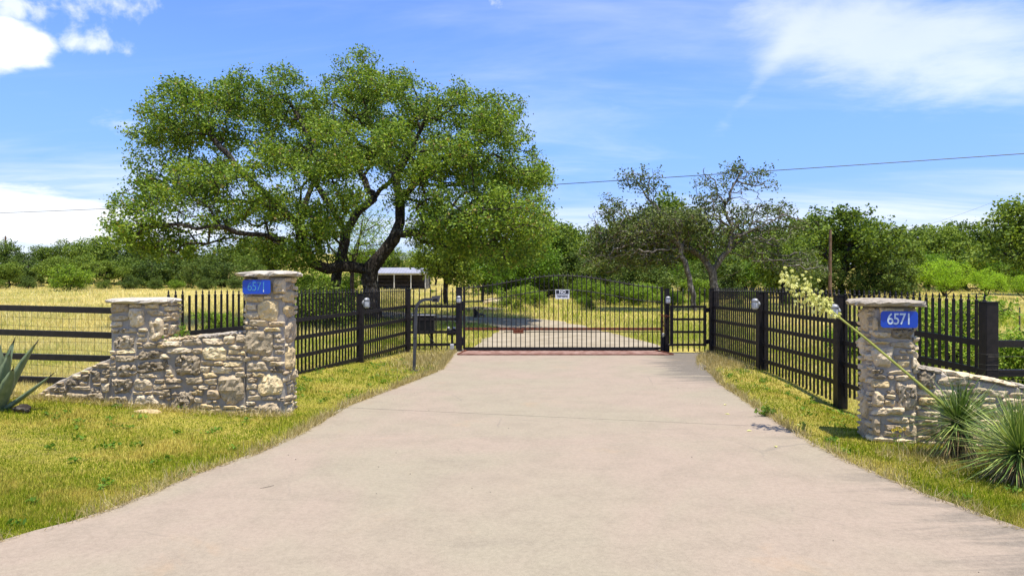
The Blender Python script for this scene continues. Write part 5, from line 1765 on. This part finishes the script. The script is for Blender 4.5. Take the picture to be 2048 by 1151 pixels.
# ------------------------------------------------------------------ agave
def agave():
    root = empty('agave', (-5.60, 7.40, Hs(-5.60, 7.40) - .05), 'grey green agave with broad pointed leaves at the end of the low wall', 'plant')
    rng = random.Random(2)
    # (bearing, lean, length, width)
    L = [(4, 22, .98, .15), (-25, 14, .80, .14), (-30, 41, .70, .15), (14, 58, .74, .13), (70, 8, .90, .16), (-75, 30, .74, .15), (150, 22, .95, .16), (195, 34, .9, .16), (235, 50, .8, .15), (275, 40, .75, .15), (110, 30, .8, .15), (345, 6, .86, .14), (120, 12, .9, .15)]
    for b, lean, ln, wd in L:
        ln *= .86; wd *= 1.32
        n = 12
        vs, fs = [], []
        br, le = R(b), R(lean)
        curl = rng.uniform(-.05, .04)
        for i in range(n + 1):
            t = i / n
            a = le + curl * t * 2.5
            r = .04 + ln * t * math.sin(a); z = .02 + ln * t * math.cos(a)
            w_ = wd * (.62 + .9 * t - 1.42 * t ** 2.4) * (1 if t < .97 else .4)
            w_ = max(w_, .006) * .5
            tooth = 1 + (.07 if i % 2 else -.04)
            th = .022 * (1 - t) + .003
            fwd = Vector((math.cos(br), math.sin(br), 0)); sd = Vector((-fwd.y, fwd.x, 0)); nrm = (Vector((0, 0, 1)) * math.sin(a) - fwd * math.cos(a))
            cpt = fwd * r + Vector((0, 0, z))
            for s_, up_ in ((-1, .30), (-.55, .06), (0, -.02), (.55, .06), (1, .30)):
                vs.append(cpt + sd * w_ * s_ * tooth + nrm * up_ * w_)
            vs.append(cpt + sd * w_ * .5 - nrm * th); vs.append(cpt - sd * w_ * .5 - nrm * th)
        ix = [0, 1, 2, 3, 4, 5, 6]
        for i in range(n):
            for k_ in range(7):
                a0, a1 = i * 7 + ix[k_], i * 7 + ix[(k_ + 1) % 7]
                fs.append((a0, a1, a1 + 7, a0 + 7))
        fs.append(tuple(n * 7 + k_ for k_ in ix[::-1]))
        lf = MB().add(vs, fs).build('leaf', M['agave'], root, True)
        tip = sum((Vector(v) for v in vs[-7:]), Vector()) / 7
        prev = sum((Vector(v) for v in vs[-14:-7]), Vector()) / 7
        dr = (tip - prev).normalized()
        MB().tube([tip - dr * .02, tip + dr * .05], [.008, .0015], 6).build('spine', M['bark_oak'], lf)
    MB().lathe([(.16, -.02), (.13, .05), (.05, .10)], 12).build('heart', M['agave'], root)


agave()
rock('dark_stump', (-5.28, 7.35, Hs(-5.28, 7.35) + .02), (.10, .08, .06), 9, 'dark rotted stub in the grass under the agave', M['bark_oak'], None, 'stump')


# ------------------------------------------------------------------ yuccas
def yucca(loc, n, ln, seed, label, trunk_h=.25, bias=Vector((0, -.15, 0)), stalk=False):
    root = empty('yucca', loc, label, 'plant', 'yuccas before the low wall')
    rng = np.random.default_rng(seed)
    def blades(nn, z_c, lo, hi, L0, wd, droop):
        V, T = [], []
        for i in range(nn):
            az_ = rng.uniform(0, 2 * math.pi); el_ = rng.uniform(lo, hi)
            d = Vector((math.cos(az_) * math.cos(el_), math.sin(az_) * math.cos(el_), math.sin(el_))) + bias
            d.normalize()
            L_ = L0 * rng.uniform(.55, 1.18)
            s = d.cross(Vector((rng.normal(0, .3), rng.normal(0, .3), 1))).normalized()
            o = Vector((0, 0, z_c)) + d * .03
            dp = droop * rng.uniform(.3, 1.4)
            p0 = o; p1 = o + d * L_ * .5 + Vector((0, 0, -dp * .2)); p2 = o + d * L_ + Vector((rng.normal(0, .035), rng.normal(0, .035), -dp * .8 + rng.normal(0, .02)))
            w_ = wd * .60 * rng.uniform(.7, 1.2)
            b0 = len(V)
            V += [p0 - s * w_ * .4, p0 + s * w_ * .4, p1 - s * w_ * .5, p1 + s * w_ * .5, p2]
            T += [(b0, b0 + 1, b0 + 3), (b0, b0 + 3, b0 + 2), (b0 + 2, b0 + 3, b0 + 4)]
        return V, T
    V, T = blades(n, trunk_h, R(-28), R(88), ln, .013, .09)
    o = link('leaf_rosette', big_mesh('leaf_rosette', [tuple(v) for v in V], T, M['yucca']), root)
    V, T = blades(n // 3, trunk_h * .92, R(-78), R(-5), ln * .78, .015, .14)
    o = link('dead_leaf_skirt', big_mesh('dead_leaf_skirt', [tuple(v) for v in V], T, M['yucca_dead']), root)
    MB().tube([(0, 0, -.05), (0, 0, trunk_h)], [.06, .05], 8).build('trunk', M['bark_oak'], root)
    return root


y1 = P(1915, 845, 6.12)
Y1 = yucca((y1.x, 6.12, -.03), 520, .47, 3, 'spiky yucca by the sign pillar with the leaning flower stalk', CAM_H - (846 - 576) / F * 6.12 + .03, Vector((0, -.18, .05)))
y2 = P(2040, 900, 5.35)
yucca((y2.x, 5.35, -.03), 720, .53, 4, 'larger spiky yucca at the right edge of the grass', .26, Vector((-.05, -.05, .12)))
yucca((y2.x + .62, 5.6, -.03), 300, .55, 6, 'spiky yucca beyond the right frame edge', .3)

# leaning bloom stalk (part of the first yucca)
o1 = Vector(Y1.location)
stk = [P(1905, 826, 6.15), P(1880, 803, 6.2), P(1800, 735, 6.42), P(1735, 680, 6.60), P(1675, 632, 6.80), P(1635, 598, 6.94), P(1600, 573, 7.06), P(1574, 555, 7.16)]
MB().tube([p - o1 for p in stk], [.0135, .013, .012, .011, .010, .008, .006, .003], 8).build('flower_stalk', M['stalk'], Y1)
rb2 = random.Random(8)
bm_ = MB()
for k_ in range(6):
    a = 2 * math.pi * k_ / 6
    ca, sa = math.cos(a), math.sin(a)
    bm_.add([(0, 0, 0), (.014 * ca - .010 * sa, .014 * sa + .010 * ca, -.018), (.022 * ca, .022 * sa, -.048), (.014 * ca + .010 * sa, .014 * sa - .010 * ca, -.018)], [(0, 1, 2), (0, 2, 3)])
BL = bm_.mesh('blossom', M['petal'])
spm = MB()
for i in range(180):
    t = (i + rb2.random()) / 180
    tt = t ** .9
    j = 4 + tt * 3
    a = int(min(j, 6)); f = j - a
    p = stk[a].lerp(stk[a + 1], f)
    spread_ = .19 * math.sin(math.pi * min(1, (1 - t) * .80 + .16)) + .012
    d = Vector((rb2.gauss(0, 1), rb2.gauss(0, 1), rb2.gauss(0, .8))).normalized() * spread_ * rb2.uniform(.3, 1.0)
    d += Vector((-.02, 0, .01))
    o = link('blossom', BL, Y1, p + d - o1, (rb2.uniform(-.8, .8), rb2.uniform(-.8, .8), rb2.uniform(0, 6)))
    s_ = rb2.uniform(.6, 1.0)
    o.scale = (s_, s_, s_)
    if i % 3 == 0:
        spm.tube([p - o1, p + d * .9 - o1], .0028, 4)
spm.build('flower_branch', M['stalk'], Y1)

# dry seedlings, weeds and petals
def sprig(name, loc, h, n, seed, label, mat, cat='weed', size=.035, flat=1.0):
    rng = np.random.default_rng(seed)
    root = empty(name, loc, label, cat)
    mb = MB()
    cs = []
    for i in range(n):
        a = rng.uniform(0, 6.28); le = rng.uniform(.1, 1.1)
        tip = Vector((math.cos(a) * math.sin(le) * h, math.sin(a) * math.sin(le) * h, math.cos(le) * h * flat))
        mb.tube([(0, 0, -.01), tip * .5 + Vector((0, 0, .02)), tip], [.003, .002, .001], 4)
        for t in np.linspace(.3, 1, 6):
            cs.append(np.array(tip) * t + rng.normal(0, h * .07, 3))
    mb.build('stem', M['stalk'], root)
    V, T = leaves(np.array(cs), size, .5, rng)
    link('foliage', big_mesh('foliage', V, T, mat), root)
    return root


p = P(1535, 836, 8.0)
sprig('weed', (p.x, 8.05, .015), .15, 16, 1, 'dark green weed growing out over the concrete edge', M['leaf_mid'], 'weed', .05, .7)
p = P(1605, 866, 7.2)
sprig('weed', (p.x, 7.15, .015), .11, 8, 2, 'thin pale weed at the concrete edge by the expansion joint', M['leaf_shrub'], 'weed', .03)
p = P(1797, 866, 6.4)
w3 = sprig('wildflower', (p.x, 6.42, .0), .20, 7, 3, 'small yellow wildflower at the foot of the sign pillar', M['leaf_shrub'], 'flower', .03)
fb = MB()
for k_ in range(4):
    for a in range(6):
        ca, sa = math.cos(a * 1.047), math.sin(a * 1.047)
        c0 = Vector((-.06 + .035 * k_, -.03, .19 + .015 * (k_ % 2)))
        fb.add([c0, c0 + Vector((.016 * ca - .005 * sa, -.01, .016 * sa + .005 * ca)), c0 + Vector((.020 * ca, -.004, .020 * sa)), c0 + Vector((.016 * ca + .005 * sa, -.01, .016 * sa - .005 * ca))], [(0, 1, 2), (0, 2, 3)])
fb.build('flower_head', M['yellow_petal'], w3)
sprig('climbing_vine', (lx(333), 8.38, .80), .26, 22, 4, 'bright green vine clinging to the side of the short stone pillar', M['leaf_mid'], 'vine', .05, 1.1)
for k_, (u_, v_, lb) in enumerate([(1498, 865, 'yellow petal on the concrete just below the expansion joint'), (1552, 897, 'yellow petal on the concrete nearest the pillar side'), (1455, 831, 'yellow petal on the concrete just above the expansion joint'), (1450, 812, 'yellow petal farthest up the concrete'), (1595, 853, 'yellow petal by the thin pale weed')]):
    D_p = F * CAM_H / (v_ - 576)
    pp = P(u_, v_, D_p)
    m_ = MB().add([(-.03, 0, .004), (0, -.013, .012), (.034, .004, .005), (.002, .016, .014)], [(0, 1, 2), (0, 2, 3)]).mesh('fallen_petal', M['petal'])
    tag(link('fallen_petal', m_, None, (pp.x, pp.y, .016), (0, 0, k_ * 1.3)), lb, 'petal', 'petals fallen on the driveway')
p0 = P(538, 978, 5.15)
tw = MB().tube([(-.06, -.02, .018), (-.02, 0, .02), (.01, .02, .022), (.02, .05, .02)], [.001, .0015, .0015, .001], 5).mesh('twig', M['bark_oak'])
tag(link('twig', tw, None, (p0.x, 5.15, 0)), 'small curved dry twig on the near left of the concrete', 'twig')
rs = random.Random(3)
pb_ = MB()
for i in range(46):
    y = rs.uniform(3.2, 13)
    x = rs.uniform(float(edge_x(LEFT_EDGE, y)) + .2, float(edge_x(RIGHT_EDGE, y)) - .2)
    s_ = rs.uniform(.0015, .0042)
    pb_.box((x, y, .016 + s_ * .4), (s_ * 2, s_ * 1.5, s_), rs.uniform(0, 3))
tag(pb_.build('gravel_specks', M['bark_grey']), 'small dark specks of grit scattered over the driveway', 'gravel', None, 'stuff')


# ------------------------------------------------------------------ grass
def blades(x, y, z, L, Wd, rng, lean=.5):
    n = len(x)
    a = rng.uniform(0, 2 * np.pi, n)
    le = np.abs(rng.normal(0, lean, n))
    dx_, dy_ = np.cos(a) * np.sin(le), np.sin(a) * np.sin(le)
    b = rng.uniform(0, np.pi, n)
    sx, sy = np.cos(b) * Wd / 2, np.sin(b) * Wd / 2
    base = np.stack([x, y, z], 1)
    V = np.stack([base - np.stack([sx, sy, z * 0], 1), base + np.stack([sx, sy, z * 0], 1), base + np.stack([dx_ * L, dy_ * L, np.cos(le) * L], 1)], 1).reshape(-1, 3)
    return V, np.arange(3 * n).reshape(-1, 3)


def fence_left_x(y):
    return np.interp(y, [8.2, 8.78, 10.75, 13.5, 16.0], [-4.47, -4.47, -3.72, -3.0, -2.44])


def fence_right_x(y):
    return np.interp(y, [7.25, 10, 12.7, 15.7], [5.06, 4.81, 4.64, 4.60])


def screen_points(n, u0, u1, v0, v1, rng):
    u = rng.uniform(u0, u1, n); v = rng.uniform(v0, v1, n)
    D = F * CAM_H / (v - 576)
    x = (u - 1024) / F * D
    return x, D


def grass():
    rng = np.random.default_rng(1)
    x, y = screen_points(1500000, -420, 2500, 600, 1160, rng)
    drive = (x > edge_x(LEFT_EDGE, y)) & (x < edge_x(RIGHT_EDGE, y)) & (y < 16.95)
    roadm = in_poly(x, y, ROAD_POLY)
    masonry = ((x > -5.9) & (x < -2.75) & (y > 8.24) & (y < 8.55)) | ((np.abs((x - ctr.x) * d_r.x + (y - ctr.y) * d_r.y) < .2) & (np.abs((x - ctr.x) * n_r.x + (y - ctr.y) * n_r.y) < .2))
    keep = ~drive & ~roadm & ~masonry & (y < 92) & (y > 2.8)
    x, y = x[keep], y[keep]
    lawn = ((x < 0) & (((y < 8.4) & (x > -9)) | (x > fence_left_x(y) - .05) & (y < 16.0))) | ((x > 0) & (x < fence_right_x(y) + .05) & (y < 15.8) & (y > 7.0)) | ((x > 0) & (y <= 7.0))
    # lawn
    lx_, ly_ = x[lawn], y[lawn]
    n = min(len(lx_), 520000)
    lx_, ly_ = lx_[:n], ly_[:n]
    near_edge = np.minimum(np.abs(lx_ - edge_x(LEFT_EDGE, ly_)), np.abs(lx_ - edge_x(RIGHT_EDGE, ly_)))
    L = rng.uniform(.015, .038, n) * (1 + .35 * np.sin(lx_ * 1.9 + ly_ * 1.1) * np.sin(ly_ * 2.3)) * (1 + .04 * ly_) * np.where(near_edge < .15, .75, 1)
    Wd = np.maximum(.0045, .0010 * ly_) * rng.uniform(.7, 1.3, n)
    V, T = blades(lx_, ly_, Hn(lx_, ly_) - .005, L, Wd, rng, .85)
    tag(link('lawn_grass', big_mesh('lawn_grass', V, T, M['lawn'])), 'patchy mown green and straw coloured grass on both verges of the drive', 'grass', None, 'stuff')
    # field
    fx, fy = x[~lawn], y[~lawn]
    n2 = min(len(fx), 620000)
    fx, fy = fx[:n2], fy[:n2]
    ex = 60000
    yy = rng.uniform(75, 125, ex); xx = rng.uniform(-1.0, .95, ex) * yy
    rd2 = in_poly(xx, yy, ROAD_POLY)
    fx = np.concatenate([fx, xx[~rd2]]); fy = np.concatenate([fy, yy[~rd2]])
    n2 = len(fx)
    tall = np.clip(.55 + .5 * np.sin(fx * .35 + 2) * np.sin(fy * .23) + rng.normal(0, .2, n2), .15, 1.3)
    close = sstep(fy, 10, 26)
    L = (.09 + .24 * close * tall) * rng.uniform(.6, 1.3, n2)
    Wd = np.maximum(.006, .0011 * fy) * rng.uniform(.6, 1.2, n2)
    V, T = blades(fx, fy, Hn(fx, fy) - .01, L, Wd, rng, 1.0)
    tag(link('field_grass', big_mesh('field_grass', V, T, M['field'])), 'tall sun dried golden grass with green patches in the fields beyond the fences', 'grass', None, 'stuff')
    # dry clippings along the concrete edges and at the foot of the walls
    n3 = 17000
    yy = rng.uniform(3.0, 16, n3) ** 1.0
    side = rng.random(n3) < .6
    e = np.where(side, edge_x(LEFT_EDGE, yy), edge_x(RIGHT_EDGE, yy))
    offs = np.abs(rng.normal(0, .075, n3)) - .05 - .06 * np.clip(np.sin(yy * 3.1 + side) + np.sin(yy * 7.7), 0, 2)
    xx = np.where(side, e - offs, e + offs)
    # a bare straw apron at the top of each verge
    k = 5000
    ax = np.concatenate([rng.normal(4.15, .30, k), rng.normal(-1.75, .35, k)]); ay = np.concatenate([rng.normal(14.1, .8, k), rng.normal(14.2, 1.0, k)])
    bx_ = rng.uniform(-6.2, -2.6, 2200); by_ = 8.10 - np.abs(rng.normal(0, .09, 2200))
    cx_ = rng.uniform(3.3, 5.2, 2600); cy_ = 6.3 - np.abs(rng.normal(0, .45, 2600))
    xx = np.concatenate([xx, ax, bx_, cx_]); yy = np.concatenate([yy, ay, by_, cy_])
    ok = ~((xx > edge_x(LEFT_EDGE, yy) + .06) & (xx < edge_x(RIGHT_EDGE, yy) - .07 - .25 * (yy > 12.5)))
    xx, yy = xx[ok], yy[ok]
    n3 = len(xx)
    inside = (xx > edge_x(LEFT_EDGE, yy)) & (xx < edge_x(RIGHT_EDGE, yy))
    zz = np.where(inside, .018, Hn(xx, yy) + .004 + rng.uniform(0, .03, n3))
    V, T = blades(xx, yy, zz, rng.uniform(.04, .13, n3), np.maximum(.004, .0009 * yy), rng, 1.3)
    V[2::3, 2] = np.maximum(V[2::3, 2], V[0::3, 2] + .004)
    tag(link('dry_clippings', big_mesh('dry_clippings', V, T, M['straw'])), 'loose yellow straw clippings along the concrete edges and wall feet', 'straw', None, 'stuff')

    # broad leaved weeds dotted through the turf
    wc = []
    wr = np.random.default_rng(21)
    while len(wc) < 260:
        yy_ = wr.uniform(3.2, 14.5); xx_ = wr.uniform(-8, 5.2)
        if -9 < xx_ < float(edge_x(LEFT_EDGE, yy_)) - .05 and (yy_ < 8.0 or xx_ > float(fence_left_x(yy_)) + .1) or float(edge_x(RIGHT_EDGE, yy_)) + .05 < xx_ < min(5.2, float(fence_right_x(yy_))) and not (3.2 < xx_ < 4.3 and 6.2 < yy_ < 7.4):
            wc.append((xx_, yy_))
    wc = np.array(wc)
    cl = np.repeat(wc, 16, 0) + wr.normal(0, .035, (260 * 16, 2)) * np.repeat(wr.uniform(.5, 1.6, 260), 16)[:, None]
    c3 = np.column_stack([cl, Hn(cl[:, 0], cl[:, 1]) + wr.uniform(.008, .05, len(cl))])
    V, T = leaves(c3, .042, .5, wr, .8)
    tag(link('lawn_weeds', big_mesh('lawn_weeds', V, T, M['leaf_mid'])), 'scattered low broad leaved weeds in the mown verges', 'weeds', None, 'stuff')


grass()
